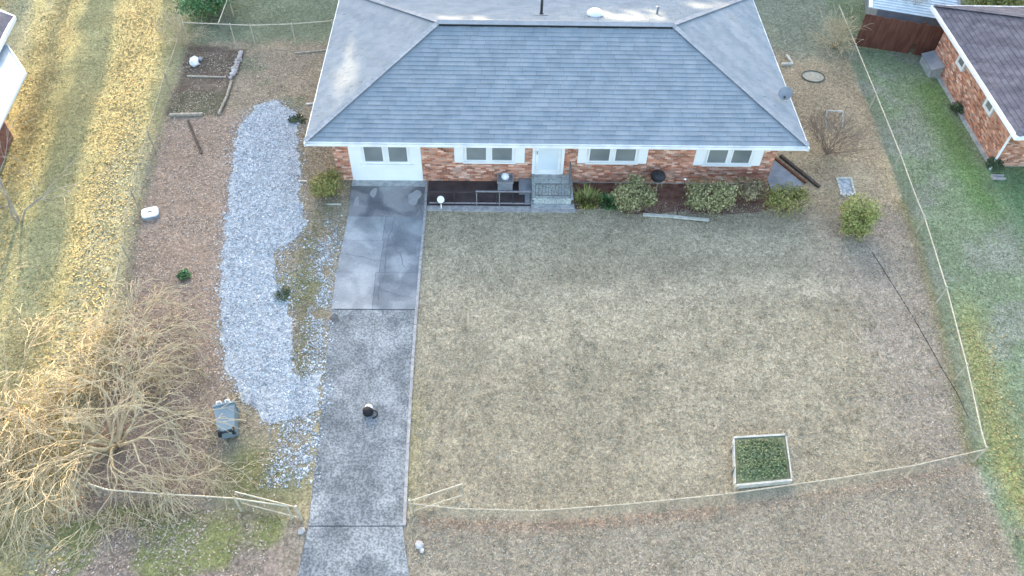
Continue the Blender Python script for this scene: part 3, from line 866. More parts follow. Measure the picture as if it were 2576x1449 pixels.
# front door
dm = MB()
dm.box(1.34, 1.45, WY0 - 0.05, WY0 + 0.01, 0.44, 2.38); dm.box(2.42, 2.53, WY0 - 0.05, WY0 + 0.01, 0.44, 2.38)
dm.box(1.45, 2.42, WY0 - 0.07, WY0 + 0.01, 0.42, 0.50)
door = dm.build('door', M_WHITE, house); door['label'] = 'white storm door with pale panel above the stoop'
m = MB()
m.box(1.46, 1.56, WY0 - 0.045, WY0 + 0.01, 0.50, 2.36); m.box(2.31, 2.41, WY0 - 0.045, WY0 + 0.01, 0.50, 2.36)
m.box(1.56, 2.31, WY0 - 0.045, WY0 + 0.01, 0.50, 0.66); m.box(1.56, 2.31, WY0 - 0.045, WY0 + 0.01, 2.26, 2.36)
m.build('door_frame', M_TRIM, door)
MB().box(1.56, 2.31, WY0 - 0.02, WY0 + 0.004, 0.66, 2.26).build('door_panel', M_DOORGLASS, door)
MB().tube((1.51, WY0 - 0.09, 1.45), (1.51, WY0 - 0.09, 1.58), 0.012).tube((1.51, WY0 - 0.09, 1.47), (1.51, WY0 - 0.04, 1.47), 0.01).tube((1.51, WY0 - 0.09, 1.56), (1.51, WY0 - 0.04, 1.56), 0.01).build('handle', M_IRON, door)

# roof: deck, courses, caps, gutters
rm = MB()
c = [(XL, YF, ZE), (XR, YF, ZE), (XR, YB, ZE), (XL, YB, ZE), (XL + HD, YR, ZR), (XR - HD, YR, ZR)]
rm.add(c, [(0, 1, 5, 4), (1, 2, 5), (2, 3, 4, 5), (3, 0, 4)])
roof = rm.build('roof', M_DECK, house)
MB().add([(XL, YF, ZE - 0.012), (XR, YF, ZE - 0.012), (XR, YB, ZE - 0.012), (XL, YB, ZE - 0.012), (WX0, WY0, ZE - 0.09), (WX1, WY0, ZE - 0.09), (WX1, WY1, ZE - 0.09), (WX0, WY1, ZE - 0.09)],
         [(1, 0, 4, 5), (2, 1, 5, 6), (3, 2, 6, 7), (0, 3, 7, 4)]).build('soffit', M_WHITE, roof)
NC = 27
shingle_plane((XL, YF, ZE), (XR, YF, ZE), Vector((0, CP, SP)), SL, CP, CP, NC, 0.5, roof, M_SHINGLE, seed=1)
shingle_plane((XR, YF, ZE), (XR, YB, ZE), Vector((-CP, 0, SP)), SL, CP, BD / SL, NC, 0.5, roof, M_SHINGLE, seed=2)
shingle_plane((XR, YB, ZE), (XL, YB, ZE), Vector((0, -BD / SB, (ZR - ZE) / SB)), SB, HD / SB, HD / SB, NC, 0.5, roof, M_SHINGLE, seed=3)
shingle_plane((XL, YB, ZE), (XL, YF, ZE), Vector((CP, 0, SP)), SL, BD / SL, CP, NC, 0.5, roof, M_SHINGLE, seed=4)
nF, nRt, nB, nL = Vector((0, -SP, CP)), Vector((SP, 0, CP)), Vector((0, (ZR - ZE) / SB, BD / SB)), Vector((-SP, 0, CP))
RL, RR = (XL + HD, YR, ZR), (XR - HD, YR, ZR)
cap_line((XL, YF, ZE), RL, nF, nL, 0.12, 36, roof, 'hip_cap', M_SHINGLE_CAP, 1)
cap_line((XR, YF, ZE), RR, nRt, nF, 0.12, 36, roof, 'hip_cap', M_SHINGLE_CAP, 2)
cap_line((XR, YB, ZE), RR, nB, nRt, 0.12, 36, roof, 'hip_cap', M_SHINGLE_CAP, 3)
cap_line((XL, YB, ZE), RL, nL, nB, 0.12, 36, roof, 'hip_cap', M_SHINGLE_CAP, 4)
# ridge vent standing proud of the ridge with a near-black strip for the shade under its front lip
rv = MB()
x0, x1 = XL + HD - 0.05, XR - HD + 0.05
w_ = 0.17
rv.add([(x0, YR, ZR + 0.13), (x1, YR, ZR + 0.13), (x1, YR - w_, ZR + 0.065), (x0, YR - w_, ZR + 0.065), (x1, YR + w_, ZR + 0.065), (x0, YR + w_, ZR + 0.065),
        (x0, YR - w_, ZR + 0.05), (x1, YR - w_, ZR + 0.05), (x0, YR + w_, ZR + 0.02), (x1, YR + w_, ZR + 0.02)],
       [(3, 2, 1, 0), (0, 1, 4, 5), (3, 6, 7, 2), (4, 9, 8, 5)])
rvo = rv.build('ridge_vent', M_SHINGLE_CAP, roof)
MB().box(x0 + 0.05, x1 - 0.05, YR - 0.166, YR - 0.10, ZR - 0.08, ZR + 0.052).build('vent_shade_strip', M_VENTDARK, roof)
# gutters and fascia
g = MB()
g.box(XL - 0.02, XR + 0.02, YF - 0.11, YF - 0.02, ZE - 0.11, ZE - 0.09)
g.box(XL - 0.02, XR + 0.02, YF - 0.12, YF - 0.105, ZE - 0.11, ZE - 0.02)
g.box(XL - 0.02, XR + 0.02, YF - 0.03, YF - 0.005, ZE - 0.11, ZE + 0.01)
g.build('gutter', M_TRIM, roof)
for xs in (XL, XR):
    s = -1 if xs == XL else 1
    MB().box(min(xs, xs + s * 0.05), max(xs, xs + s * 0.05), YF - 0.12, YB + 0.05, ZE - 0.14, ZE + 0.012).build('fascia', M_TRIM, roof)
MB().box(XL, XR, YB, YB + 0.03, ZE - 0.14, ZE + 0.012).build('fascia', M_TRIM, roof)
# things through the back slope
def roof_z(y): return ZR - abs(y - YR) * (ZR - ZE) / (HD if y < YR else BD)
vx, vy = 1.72, 28.0
MB().tube((vx, vy, roof_z(vy)), (vx, vy, roof_z(vy) + 1.15), 0.055, n=12).tube((vx, vy, roof_z(vy) - 0.03), (vx, vy, roof_z(vy) + 0.07), 0.11, 0.07, n=12).build('vent_pipe', M_IRON, roof)
MB().obox((vx, vy, roof_z(vy) + 0.012), 0.5, 0.4, 0.014, rx=-math.atan2(ZR - ZE, HD)).build('pipe_flashing', M_SHINGLE_CAP, roof)
vx, vy = 3.78, 27.85
MB().lathe((vx, vy, roof_z(vy) - 0.05), [(0.17, 0), (0.17, 0.16), (0.31, 0.17), (0.31, 0.21), (0.24, 0.29), (0.12, 0.335), (0.02, 0.345)], 20).build('dome_vent', M_WHITE, roof, True)
vx, vy = 6.3, 28.3
MB().tube((vx, vy, roof_z(vy) - 0.03), (vx, vy, roof_z(vy) + 0.3), 0.045, n=10).lathe((vx, vy, roof_z(vy) + 0.3), [(0.03, 0), (0.09, 0.02), (0.02, 0.06)], 10).build('vent_pipe', M_GREYBOX, roof)
# foundation line under the bricks right of the stoop
MB().box(2.95, WX1 + 0.02, WY0 - 0.03, WY0 - 0.001, 0.0, 0.028).build('footing', M_CONC, house)

# satellite dish fixed near the right eave
sd_ = thing('satellite_dish', 'small grey satellite dish on a bent mast at the right eave of the roof', 'dish', (10.7, 24.3, 2.62))
tl = Matrix.Rotation(R(-62), 3, 'X') @ Matrix.Rotation(R(0), 3, 'Z')
tl = Matrix.Rotation(R(-25), 3, 'Z') @ Matrix.Rotation(R(58), 3, 'X')
MB().lathe((10.72, 24.35, 3.02), [(0.02, 0.0), (0.12, 0.012), (0.20, 0.035), (0.25, 0.062), (0.24, 0.066), (0.19, 0.045), (0.1, 0.02), (0.01, 0.012)], 18, tl).build('reflector', M_GREYBOX, sd_, True)
MB().path([(10.75, 24.45, 2.60), (10.75, 24.45, 2.85), (10.72, 24.38, 3.02)], 0.022).build('mast', M_GALV, sd_)
MB().path([(10.70, 24.30, 2.93), (10.58, 24.02, 3.02), (10.58, 24.0, 3.1)], 0.014).obox((10.58, 24.0, 3.08), 0.06, 0.07, 0.06).build('feed_arm', M_IRON, sd_)
MB().obox((10.75, 24.45, 2.63), 0.2, 0.2, 0.02, ry=R(-22)).build('foot', M_GALV, sd_)

# ------------------------------------------------------------------ stoop, patio, porch rail
st = thing('stoop', 'grey speckled concrete stoop with side step below the front door', 'steps', (2.1, 22.0, 0))
M_STOOP = concrete_mat('stoop_concrete', (0.36, 0.39, 0.38), (0.52, 0.54, 0.52), (0.5, 0.55, 0.55), (1.25, 1.25, 1.25), 0.8, 0.3)
MB().box(1.40, 2.80, 21.42, 22.62, 0.0, 0.34).build('landing', M_STOOP, st)
MB().box(1.34, 2.86, 21.36, 22.66, 0.34, 0.40).build('landing_slab', M_STOOP, st)
MB().box(1.42, 2.45, 22.42, 22.66, 0.402, 0.45).build('door_sill', M_CONC, st)
MB().box(0.86, 1.39, 21.95, 22.62, 0.0, 0.22).build('side_step', M_BLUEGREY, st)
MB().box(1.08, 1.392, 21.42, 21.95, 0.0, 0.16).build('side_step', M_BLUEGREY, st)
MB().box(1.30, 2.92, 21.20, 21.40, 0.0, 0.08).build('front_ledge', M_CONC, st)

rl = thing('stoop_railing', 'dark iron railing with thin balusters on the front of the stoop', 'railing', (2.1, 21.4, 0.4))
for (xa, xb) in ((1.44, 2.76),):
    MB().beam((xa, 21.42, 1.06), (xb, 21.42, 1.06), 0.05, 0.035).build('top_rail', M_STOOPRAIL, rl)
    MB().beam((xa, 21.42, 0.50), (xb, 21.42, 0.50), 0.03, 0.025).build('bottom_rail', M_STOOPRAIL, rl)
    for k in range(12):
        xx = xa + (xb - xa) * k / 11
        MB().tube((xx, 21.42, 0.40 if k in (0, 11) else 0.5), (xx, 21.42, 1.06), 0.02 if k in (0, 11) else 0.011, n=6).build('baluster', M_STOOPRAIL, rl)
MB().beam((2.76, 21.42, 1.06), (2.76, 22.6, 1.10), 0.05, 0.035).build('side_rail', M_STOOPRAIL, rl)
for k in range(1, 9):
    yy = 21.42 + 1.15 * k / 8
    MB().tube((2.76, yy, 0.40), (2.76, yy, 1.06 + 0.04 * k / 8), 0.011, n=6).build('baluster', M_STOOPRAIL, rl)

pt = structure(MB().box(-2.58, 1.33, 21.32, 22.69, 0.0, 0.03).build('patio', M_PATIO))
pt['label'] = 'dark painted patio floor between driveway and stoop'
structure(MB().prism(ragged([(-2.55, 21.06), (2.95, 21.02), (2.95, 21.19), (1.28, 21.2), (1.28, 21.31), (-2.55, 21.31)], 0.6, 0.01, 9), 0, 0.05).build('edging', M_CURB))
pr = thing('patio_railing', 'low dull metal railing with sparse posts along the dark patio', 'railing', (-0.6, 21.4, 0))
MB().beam((-2.5, 21.36, 0.70), (1.30, 21.36, 0.70), 0.045, 0.035).build('top_rail', M_PATIO, pr)
MB().beam((-0.75, 21.36, 0.735), (1.30, 21.36, 0.735), 0.05, 0.03).build('top_rail', M_RAIL, pr)
MB().beam((-2.5, 21.36, 0.14), (1.30, 21.36, 0.14), 0.045, 0.03).build('bottom_rail', M_RAIL, pr)
for xx in (-2.48, -1.55, -0.72, 0.02, 0.12, 0.62, 1.26):
    MB().tube((xx, 21.36, 0.03), (xx, 21.36, 0.70), 0.018, n=6).build('post', M_RAIL if xx in (0.12, -0.72) else M_IRON, pr)

pl = thing('planter', 'square grey planter box with a white ball on it beside the stoop', 'planter', (0.32, 22.45, 0.03))
MB().box(0.06, 0.62, 22.18, 22.66, 0.03, 0.40).build('box', M_GREYBOX, pl)
m = MB(); m.box(0.03, 0.65, 22.15, 22.20, 0.40, 0.45); m.box(0.03, 0.65, 22.63, 22.68, 0.40, 0.45); m.box(0.03, 0.08, 22.20, 22.63, 0.40, 0.45); m.box(0.60, 0.65, 22.20, 22.63, 0.40, 0.45)
m.build('rim', M_CURB, pl)
MB().lathe((0.34, 22.45, 0.36), [(0.03, 0), (0.11, 0.03), (0.15, 0.1), (0.15, 0.16), (0.11, 0.24), (0.03, 0.28)], 14).build('ball', M_PLASTIC, pl, True)

ys = thing('yard_sign', 'white round sign with dark rim on a white stake by the patio', 'sign', (-2.03, 21.15, 0))
tl = Matrix.Rotation(R(-15), 3, 'Z') @ Matrix.Rotation(R(52), 3, 'X')
MB().tube((-2.03, 21.15, 0), (-2.03, 21.22, 0.34), 0.022, n=8).build('stake', M_PLASTIC, ys)
MB().lathe((-2.03, 21.24, 0.42), [(0.14, 0), (0.165, 0.01), (0.165, 0.025), (0.14, 0.03)], 20, tl).build('rim', M_IRON, ys)
MB().lathe((-2.03, 21.235, 0.425), [(0.135, 0.02), (0.135, 0.036)], 20, tl).build('disc', M_PLASTIC, ys)

gr = thing('kettle_grill', 'round black kettle grill standing against the brick wall', 'grill', (6.1, 22.35, 0))
MB().lathe((6.1, 22.35, 0.45), [(0.03, 0), (0.17, 0.04), (0.26, 0.12), (0.285, 0.2)], 18).build('bowl', M_IRON, gr, True)
MB().lathe((6.1, 22.35, 0.655), [(0.29, 0), (0.27, 0.08), (0.19, 0.16), (0.08, 0.20), (0.02, 0.205)], 18).build('lid', M_IRON, gr, True)
for t in (0.4, 2.5, 4.6):
    MB().tube((6.1 + 0.18 * math.cos(t), 22.35 + 0.18 * math.sin(t), 0.5), (6.1 + 0.28 * math.cos(t), 22.35 + 0.28 * math.sin(t), 0), 0.012).build('leg', M_GALV, gr)
MB().path([(6.04, 22.35, 0.85), (6.04, 22.35, 0.91), (6.16, 22.35, 0.91), (6.16, 22.35, 0.85)], 0.012).build('handle', M_WOODDARK, gr)

structure(MB().sheet(ragged([(2.95, 22.66), (10.6, 22.66), (10.9, 21.9), (10.2, 21.2), (8.9, 21.0), (7.0, 21.05), (5.2, 21.0), (3.9, 21.3), (2.95, 21.2)], 0.3, 0.07, 12), 0.005).build('mulch_bed', M_MULCH))

# ------------------------------------------------------------------ plants
def leaf_cloud(centers, radii, n, size, seed, zmin=0.02, hollow=0.55):
    """leaf quads spread through lumpy ellipsoids"""
    r = np.random.default_rng(seed)
    c = np.array(centers, float); rad = np.array(radii, float)
    vol = rad.prod(1) ** (2 / 3); pick = r.choice(len(c), n, p=vol / vol.sum())
    d = r.normal(0, 1, (n, 3)); d /= np.linalg.norm(d, axis=1)[:, None]
    rr = (hollow + (1 - hollow) * r.random(n) ** 0.6)
    lump = 0.82 + 0.36 * np.sin(d[:, 0] * 5 + pick) * np.sin(d[:, 1] * 6 + seed) * np.sin(d[:, 2] * 5 + 1.3 * pick) + 0.17 * r.normal(0, 1, n)
    P = c[pick] + d * rad[pick] * (rr * lump)[:, None]
    k = P[:, 2] > zmin
    P, d = P[k], d[k]; n = len(P)
    nr = d + r.normal(0, 0.7, (n, 3)); nr[:, 2] += 0.35
    nr /= np.linalg.norm(nr, axis=1)[:, None]
    t = np.cross(nr, r.normal(0, 1, (n, 3))); t /= np.linalg.norm(t, axis=1)[:, None]
    b = np.cross(nr, t)
    s = size * r.uniform(0.6, 1.4, n)[:, None]
    Vv = np.stack([P - t * s, P - b * s * 0.5, P + t * s, P + b * s * 0.5], 1).reshape(-1, 3)
    return Vv, np.arange(4 * n).reshape(-1, 4)

def stems(m, base, h, spread, n, rd, r0=0.015, seg=4):
    for k in range(n):
        t = rd.uniform(0, 6.283); sp = spread * rd.uniform(0.3, 1)
        p = Vector(base) + Vector((rd.uniform(-0.08, 0.08), rd.uniform(-0.08, 0.08), 0))
        for i in range(seg):
            q = Vector(base) + Vector((math.cos(t) * sp * (i + 1) / seg, math.sin(t) * sp * (i + 1) / seg, h * rd.uniform(0.85, 1.0) * (i + 1) / seg))
            q += Vector((rd.uniform(-0.05, 0.05), rd.uniform(-0.05, 0.05), 0))
            m.tube(p, q, r0 * (1 - i / seg * 0.7), r0 * (1 - (i + 1) / seg * 0.7), 5, False)
            p = q

def shrub(name, label, x, y, rx, ry, h, n, size, material, seed, group=None, cat='shrub', hollow=0.55, stem_n=9):
    t = thing(name, label, cat, (x, y, 0), group)
    rd = random.Random(seed)
    cs = [(x, y, h * 0.5)]; rs = [(rx * 0.85, ry * 0.85, h * 0.5)]
    for k in range(6):
        a = rd.uniform(0, 6.283)
        cs.append((x + math.cos(a) * rx * 0.55, y + math.sin(a) * ry * 0.55, h * rd.uniform(0.3, 0.72))); q = rd.uniform(0.35, 0.55)
        rs.append((rx * q, ry * q, h * q * 0.7))
    m = MB(); stems(m, (x, y, 0), h * 0.8, max(rx, ry) * 0.7, stem_n, rd)
    m.build('stem', M_TWIG, t)
    Vv, Ff = leaf_cloud(cs, rs, n, size, seed, hollow=hollow)
    np_mesh('foliage', Vv, Ff, material, t)
    return t

shrub('shrub', 'rounded olive green shrub at the left corner of the white garage wall', -6.25, 21.95, 0.72, 0.6, 1.1, 3200, 0.045, LF_OLIVE, 21)
shrub('shrub', 'sage green rounded shrub left of the pale boards in the front bed', 5.1, 21.4, 1.0, 0.75, 1.25, 4200, 0.045, LF_SAGE, 22)
shrub('shrub', 'largest sage green rounded shrub at the right end of the pale boards', 7.9, 21.25, 0.98, 0.85, 1.4, 4600, 0.045, LF_SAGE, 23)
shrub('shrub', 'thin brownish shrub between the large sage shrub and the house corner', 9.5, 21.75, 0.75, 0.6, 1.1, 1700, 0.042, LF_BROWN, 24, hollow=0.3)
shrub('shrub', 'olive and brown shrub at the right corner of the front bed', 10.75, 21.15, 1.0, 0.72, 1.1, 3000, 0.045, LF_OLIVE, 25, hollow=0.35)
shrub('shrub', 'tall yellow green shrub standing alone on the lawn near the right fence', 13.1, 20.3, 0.75, 0.9, 1.7, 4200, 0.045, LF_YELLOWGREEN, 26)
shrub('shrub', 'bright green dense bush beyond the back rail fence beside the golden leaves', -13.6, 34.0, 1.5, 1.4, 1.6, 5200, 0.06, LF_GREEN, 27)
shrub('shrub', 'dark low plant against the neighbouring brick wall', 19.55, 27.3, 0.3, 0.45, 0.5, 700, 0.045, LF_DARK, 28)
shrub('shrub', 'dark shrub at the corner of the neighbouring brick house below the downspout', 19.75, 23.75, 0.4, 0.3, 0.5, 800, 0.045, LF_DARK, 29)
shrub('shrub', 'yellow green bushes behind the dark roofed neighbouring house', 24.8, 35.5, 2.2, 1.4, 1.8, 3600, 0.08, LF_YELLOWGREEN, 30)
shrub('shrub', 'small green leafy plant on the brown leaves beside the gravel', -10.62, 17.75, 0.26, 0.26, 0.3, 350, 0.05, LF_GREEN, 31, stem_n=4, cat='plant')
shrub('shrub', 'low dark weeds in the gravel beside the stained driveway', -7.15, 16.95, 0.30, 0.45, 0.16, 350, 0.035, LF_DARK, 32, stem_n=3, cat='weeds')
shrub('shrub', 'dark leafy debris on the gravel end near the roof corner', -8.15, 26.3, 0.45, 0.35, 0.15, 300, 0.045, LF_DARK, 33, stem_n=3, cat='weeds')

def blade_plant(name, label, x, y, r, h, n, material, seed, w=0.03):
    t = thing(name, label, 'plant', (x, y, 0))
    rg = np.random.default_rng(seed)
    a = rg.uniform(0, 6.283, n); rr = r * np.sqrt(rg.random(n)) * 0.6
    bx, by = x + rr * np.cos(a), y + rr * np.sin(a)
    L = h * rg.uniform(0.5, 1.1, n); la = a + rg.normal(0, 0.6, n); ln = L * rg.uniform(0.2, 0.8, n)
    tx, ty = bx + np.cos(la) * ln, by + np.sin(la) * ln
    mx, my = bx + np.cos(la) * ln * 0.35, by + np.sin(la) * ln * 0.35
    px_, py_ = -np.sin(la) * w / 2, np.cos(la) * w / 2
    Vv = np.stack([np.stack([bx - px_, by - py_, 0 * bx], 1), np.stack([bx + px_, by + py_, 0 * bx], 1),
                   np.stack([mx + px_, my + py_, L * 0.7], 1), np.stack([tx, ty, L], 1), np.stack([mx - px_, my - py_, L * 0.7], 1)], 1).reshape(-1, 3)
    i = np.arange(n)[:, None] * 5
    Ff = np.concatenate([i + np.array([[0, 1, 2]]), i + np.array([[0, 2, 4]]), i + np.array([[4, 2, 3]])])
    np_mesh('foliage', Vv, Ff, material, t)
    return t
blade_plant('lily_clump', 'loose green strappy plant just right of the stoop', 3.45, 21.65, 0.8, 0.35, 320, LF_YELLOWGREEN, 41)
blade_plant('lily_clump', 'bright green low clump between stoop and the first sage shrub', 4.25, 21.5, 0.6, 0.3, 280, LF_GREEN, 42)

# bare, twiggy growth
def bare(name, label, cat, base, nst, h, spread, levels, material, seed, r0=0.05, droop=0.25, kids=3, twig=0.008, tropic=0.0, group=None, lean=(0, 0), thin=False):
    t = thing(name, label, cat, base, group)
    rd = random.Random(seed)
    trunk, crown = MB(), MB()
    def grow(p, d, length, r, lev, first):
        m = trunk if first else crown
        nseg = 5 if thin else (4 if lev > 1 else 3)
        pts = [p]
        for i in range(nseg):
            d = (d + Vector((rd.gauss(0, 0.22), rd.gauss(0, 0.22), rd.gauss(0, 0.12) - droop * 0.16 * (0 if first else 1))) ).normalized()
            q = pts[-1] + d * (length / nseg)
            if q.z < 0.08: q.z = 0.08 + rd.uniform(0, 0.1)
            r1 = max(twig * 0.6, r * (1 - 0.62 * (i + 1) / nseg)); ra = max(twig * 0.6, r * (1 - 0.62 * i / nseg))
            m.tube(pts[-1], q, ra, r1, 6 if r > 0.02 else 4, False)
            pts.append(q)
            if lev > 0 and (i > 0 or not first):
                nk = kids if i == nseg - 1 else (rd.choice((0, 1, 0, 1, 0)) if thin else rd.choice((1, 1, 2)))
                for _ in range(nk):
                    a = Vector((rd.gauss(0, 1), rd.gauss(0, 1), rd.gauss(0, 0.55))).normalized()
                    dd = (d * 0.9 + a * (0.5 if thin else 0.62)).normalized()
                    grow(q, dd, length * (rd.uniform(0.58, 0.9) if thin else rd.uniform(0.5, 0.78)), r1 * rd.uniform(0.55, 0.8), lev - 1, False)
    for k in range(nst):
        a = 2 * math.pi * (k + rd.uniform(-0.3, 0.3)) / nst
        ln = rd.uniform(0.35, 1.0) * spread
        d = Vector((math.cos(a) * ln + lean[0], math.sin(a) * ln + lean[1], h)).normalized()
        grow(Vector(base) + Vector((math.cos(a) * r0 * 1.5, math.sin(a) * r0 * 1.5, 0)), d, h * rd.uniform(0.45, 0.6), r0 * rd.uniform(0.7, 1.1), levels, True)
    trunk.build('trunk', material, t)
    crown.build('crown', material, t)
    return t

bare('bare_tree', 'large spreading bare tree with pale tangled branches at the left front corner', 'tree', (-11.0, 11.35, 0), 17, 3.1, 4.5, 4, M_BARK, 5, r0=0.062, droop=0.9, kids=2, twig=0.012, thin=True, lean=(-0.7, -0.4))
bare('bare_tree', 'thinner bare tree with tan twigs over golden leaves beyond the left fence', 'tree', (-14.4, 12.4, 0), 10, 3.0, 4.2, 4, M_BARK, 9, r0=0.05, droop=0.8, kids=2, twig=0.012, thin=True)
bare('bare_shrub', 'low tangle of leafless pale stems between the gravel and the left fence', 'shrub', (-11.2, 14.9, 0), 13, 2.0, 2.8, 3, M_BARK, 29, r0=0.03, droop=0.8, kids=2, twig=0.012, thin=True)
bare('bare_tree', 'small bare sapling forking above the neighbour lot near the white roof', 'tree', (-17.2, 20.4, 0), 3, 4.2, 1.6, 2, M_BARKGREY, 12, r0=0.055, droop=0.0, kids=2, twig=0.010, lean=(0.3, 0.6))
bare('bare_shrub', 'brown leafless twiggy shrub beside the right wall of the house', 'shrub', (13.3, 24.5, 0), 34, 2.0, 2.2, 2, M_TWIG, 14, r0=0.013, droop=0.1, kids=2, twig=0.006)
bare('bare_shrub', 'tan leafless shrub tangled in the fence corner by the brown board fence', 'shrub', (15.6, 32.0, 0), 20, 1.7, 1.5, 2, M_BARK, 15, r0=0.018, droop=0.3, kids=2, twig=0.009)
bare('bare_tree', 'slender bare tree rising in front of the pale metal shed roof', 'tree', (18.6, 32.9, 0), 3, 3.4, 0.9, 3, M_BARKGREY, 16, r0=0.05, droop=0.0, kids=2, twig=0.009)
bare('bare_shrub', 'faint leafless sapling in the grass outside the front fence', 'shrub', (8.2, 7.4, 0), 7, 1.5, 1.5, 2, M_BARKGREY, 17, r0=0.014, droop=0.2, kids=2, twig=0.006)
bare('bare_shrub', 'small leafless sapling in the green strip outside the corner post', 'shrub', (14.3, 8.6, 0), 7, 1.3, 1.2, 2, M_BARKGREY, 18, r0=0.014, droop=0.2, kids=2, twig=0.006)
bare('bare_shrub', 'leafless vines climbing the left boundary fence by the garden bed', 'vine', (-14.2, 31.6, 0), 12, 1.6, 1.6, 2, M_BARK, 19, r0=0.02, droop=0.3, kids=2, twig=0.009)

# ------------------------------------------------------------------ chain-link fences
def chain_fence(label, pts, h, post_idx, pr=0.028, rr=0.021, mesh=True, cell=0.085, name='chain_link_fence', metal=None):
    metal = metal or M_GALV
    t = thing(name, label, 'fence', (pts[0][0], pts[0][1], 0))
    P = [Vector((p[0], p[1], 0)) for p in pts]
    for i in range(len(P) - 1):
        MB().tube(P[i] + Vector((0, 0, h)), P[i + 1] + Vector((0, 0, h)), rr, rr, 8).build('top_rail', metal, t)
    for i in post_idx:
        MB().tube(P[i], P[i] + Vector((0, 0, h + 0.03)), pr, pr, 8).lathe(tuple(P[i] + Vector((0, 0, h + 0.03))), [(pr * 1.2, 0), (pr, 0.03), (0.004, 0.05)], 8).build('post', metal, t)
    if mesh:
        m = MB()
        w = 0.0022
        for i in range(len(P) - 1):
            a, b = P[i], P[i + 1]; L = (b - a).length; d = (b - a) / L
            H = h - 0.06
            k = -H
            while k < L:
                for s in (1, -1):
                    # diagonal wire from bottom to top
                    u0, u1 = (k, k + H) if s > 0 else (k + H, k)
                    z0, z1 = 0.03, 0.03 + H
                    ua, ub, za, zb = u0, u1, z0, z1
                    if s > 0:
                        if ua < 0: za += -ua; ua = 0
                        if ub > L: zb -= ub - L; ub = L
                        if ub <= ua: continue
                    else:
                        if ua > L: za += ua - L; ua = L
                        if ub < 0: zb -= -ub; ub = 0
                        if ua <= ub: continue
                    m.tube(a + d * ua + Vector((0, 0, za)), a + d * ub + Vector((0, 0, zb)), w, w, 3, False)
                k += cell
        o = m.build('wire_mesh', M_WIRE, t); o['kind'] = 'stuff'
    return t

chain_fence('long chain link fence along the right side of the yard', RFENCE, 0.82, (0, 1, 2, 3, 5, 6, 7, 9))
chain_fence('low chain link fence across the front of the lawn', FFENCE, 0.76, (0, 2, 4, 6), rr=0.018, metal=M_TANRAIL)
chain_fence('old chain link fence along the golden leaves on the left boundary', LFENCE + [(-12.5, 18.2), (-12.2, 16.2), (-11.95, 14.0), (-11.5, 11.5), (-11.2, 9.7)], 1.02, (0, 2, 4, 6, 8, 10, 12), rr=0.015, metal=M_RUSTRAIL)
chain_fence('chain link fence in front of the left front corner under the bare tree', [(-10.9, 9.75), (-10.36, 9.58), (-8.84, 9.46), (-7.79, 9.4), (-6.94, 9.34), (-5.5, 9.12)], 0.78, (0, 2, 4, 5))
chain_fence('back chain link fence between left boundary and house', [(-13.95, 31.75), (-11.85, 31.65), (-10.95, 31.6), (-9.15, 31.75), (-7.4, 32.05)], 1.03, (0, 1, 2, 3, 4))
chain_fence('chain link fence running back from the bright green bush', [(-12.4, 31.75), (-12.45, 34.0), (-12.6, 38.0)], 1.0, (1, 2))

def gate(label, hinge, end, h, z0=0.10, z1=None):
    t = thing('chain_link_gate', label, 'gate', (hinge[0], hinge[1], 0))
    a = Vector((hinge[0], hinge[1], 0)); b = Vector((end[0], end[1], 0)); d = (b - a).normalized(); L = (b - a).length
    Z = Vector((0, 0, 1))
    a0, a1 = a + d * 0.07 + Z * z0, a + d * 0.07 + Z * h
    b0, b1 = b + Z * z0, b + Z * h
    MB().tube(a, a + Z * (h + 0.08), 0.035, n=8).build('hinge_post', M_GALV, t)
    f = MB(); f.tube(a0, b0, 0.02); f.tube(a1, b1, 0.02); f.tube(a0, a1, 0.02); f.tube(b0, b1, 0.02)
    f.build('frame', M_GALV, t)
    m = MB(); k = 0.0; H = h - z0
    while k < L - 0.1:
        e = min(L, k + H)
        m.tube(a + d * k + Z * z0, a + d * e + Z * (z0 + e - k), 0.0022, n=3, cap=False)
        m.tube(a + d * k + Z * h, a + d * e + Z * (h - (e - k)), 0.0022, n=3, cap=False)
        k += 0.085
    o = m.build('wire_mesh', M_WIRE, t); o['kind'] = 'stuff'
    return t
gate('narrow chain link gate swung open onto the lawn beside the driveway', (-2.27, 9.26), (-0.88, 9.76), 0.78)
gate('chain link gate folded back against the fence left of the driveway', (-5.25, 9.08), (-6.95, 9.52), 0.80)
MB_ = MB().rock((-5.2, 8.75, 0.05), 0.12, 0.6, 3).build('stone', M_ROCK)
tag(MB_, 'pale stone at the foot of the left gate post', 'stone')

# ------------------------------------------------------------------ brown board fence, shed
bf = thing('board_fence', 'reddish brown board privacy fence in front of the metal roofed shed', 'fence', (18.8, 31.6, 0))
a, b = Vector((16.55, 32.15, 0)), Vector((20.95, 31.05, 0)); L = (b - a).length; d = (b - a) / L; rz = math.atan2(d.y, d.x)
nb = int(L / 0.145)
for k in range(nb):
    if k == 17: continue
    c = a + d * (0.145 * (k + 0.5))
    MB().obox((c.x, c.y, 0.03 + random.uniform(0, 0.02)), 0.139, 0.02, 1.6 - 0.18 * k / nb + random.uniform(-0.02, 0.03), rz).build('board', M_FENCEWOOD, bf)
MB().obox(tuple(a + d * (0.145 * 17.5) + Vector((0, 0, 0.55))), 0.139, 0.02, 1.1, rz).build('board', M_FENCEWOOD, bf)
for z in (0.35, 1.3):
    MB().beam(a + Vector((0, 0.04, z)), b + Vector((0, 0.04, z)), 0.04, 0.09).build('rail', M_FENCEWOOD, bf)

sh = thing('metal_shed', 'shed with pale ribbed metal roof behind the brown board fence', 'shed', (19.2, 34.5, 0))
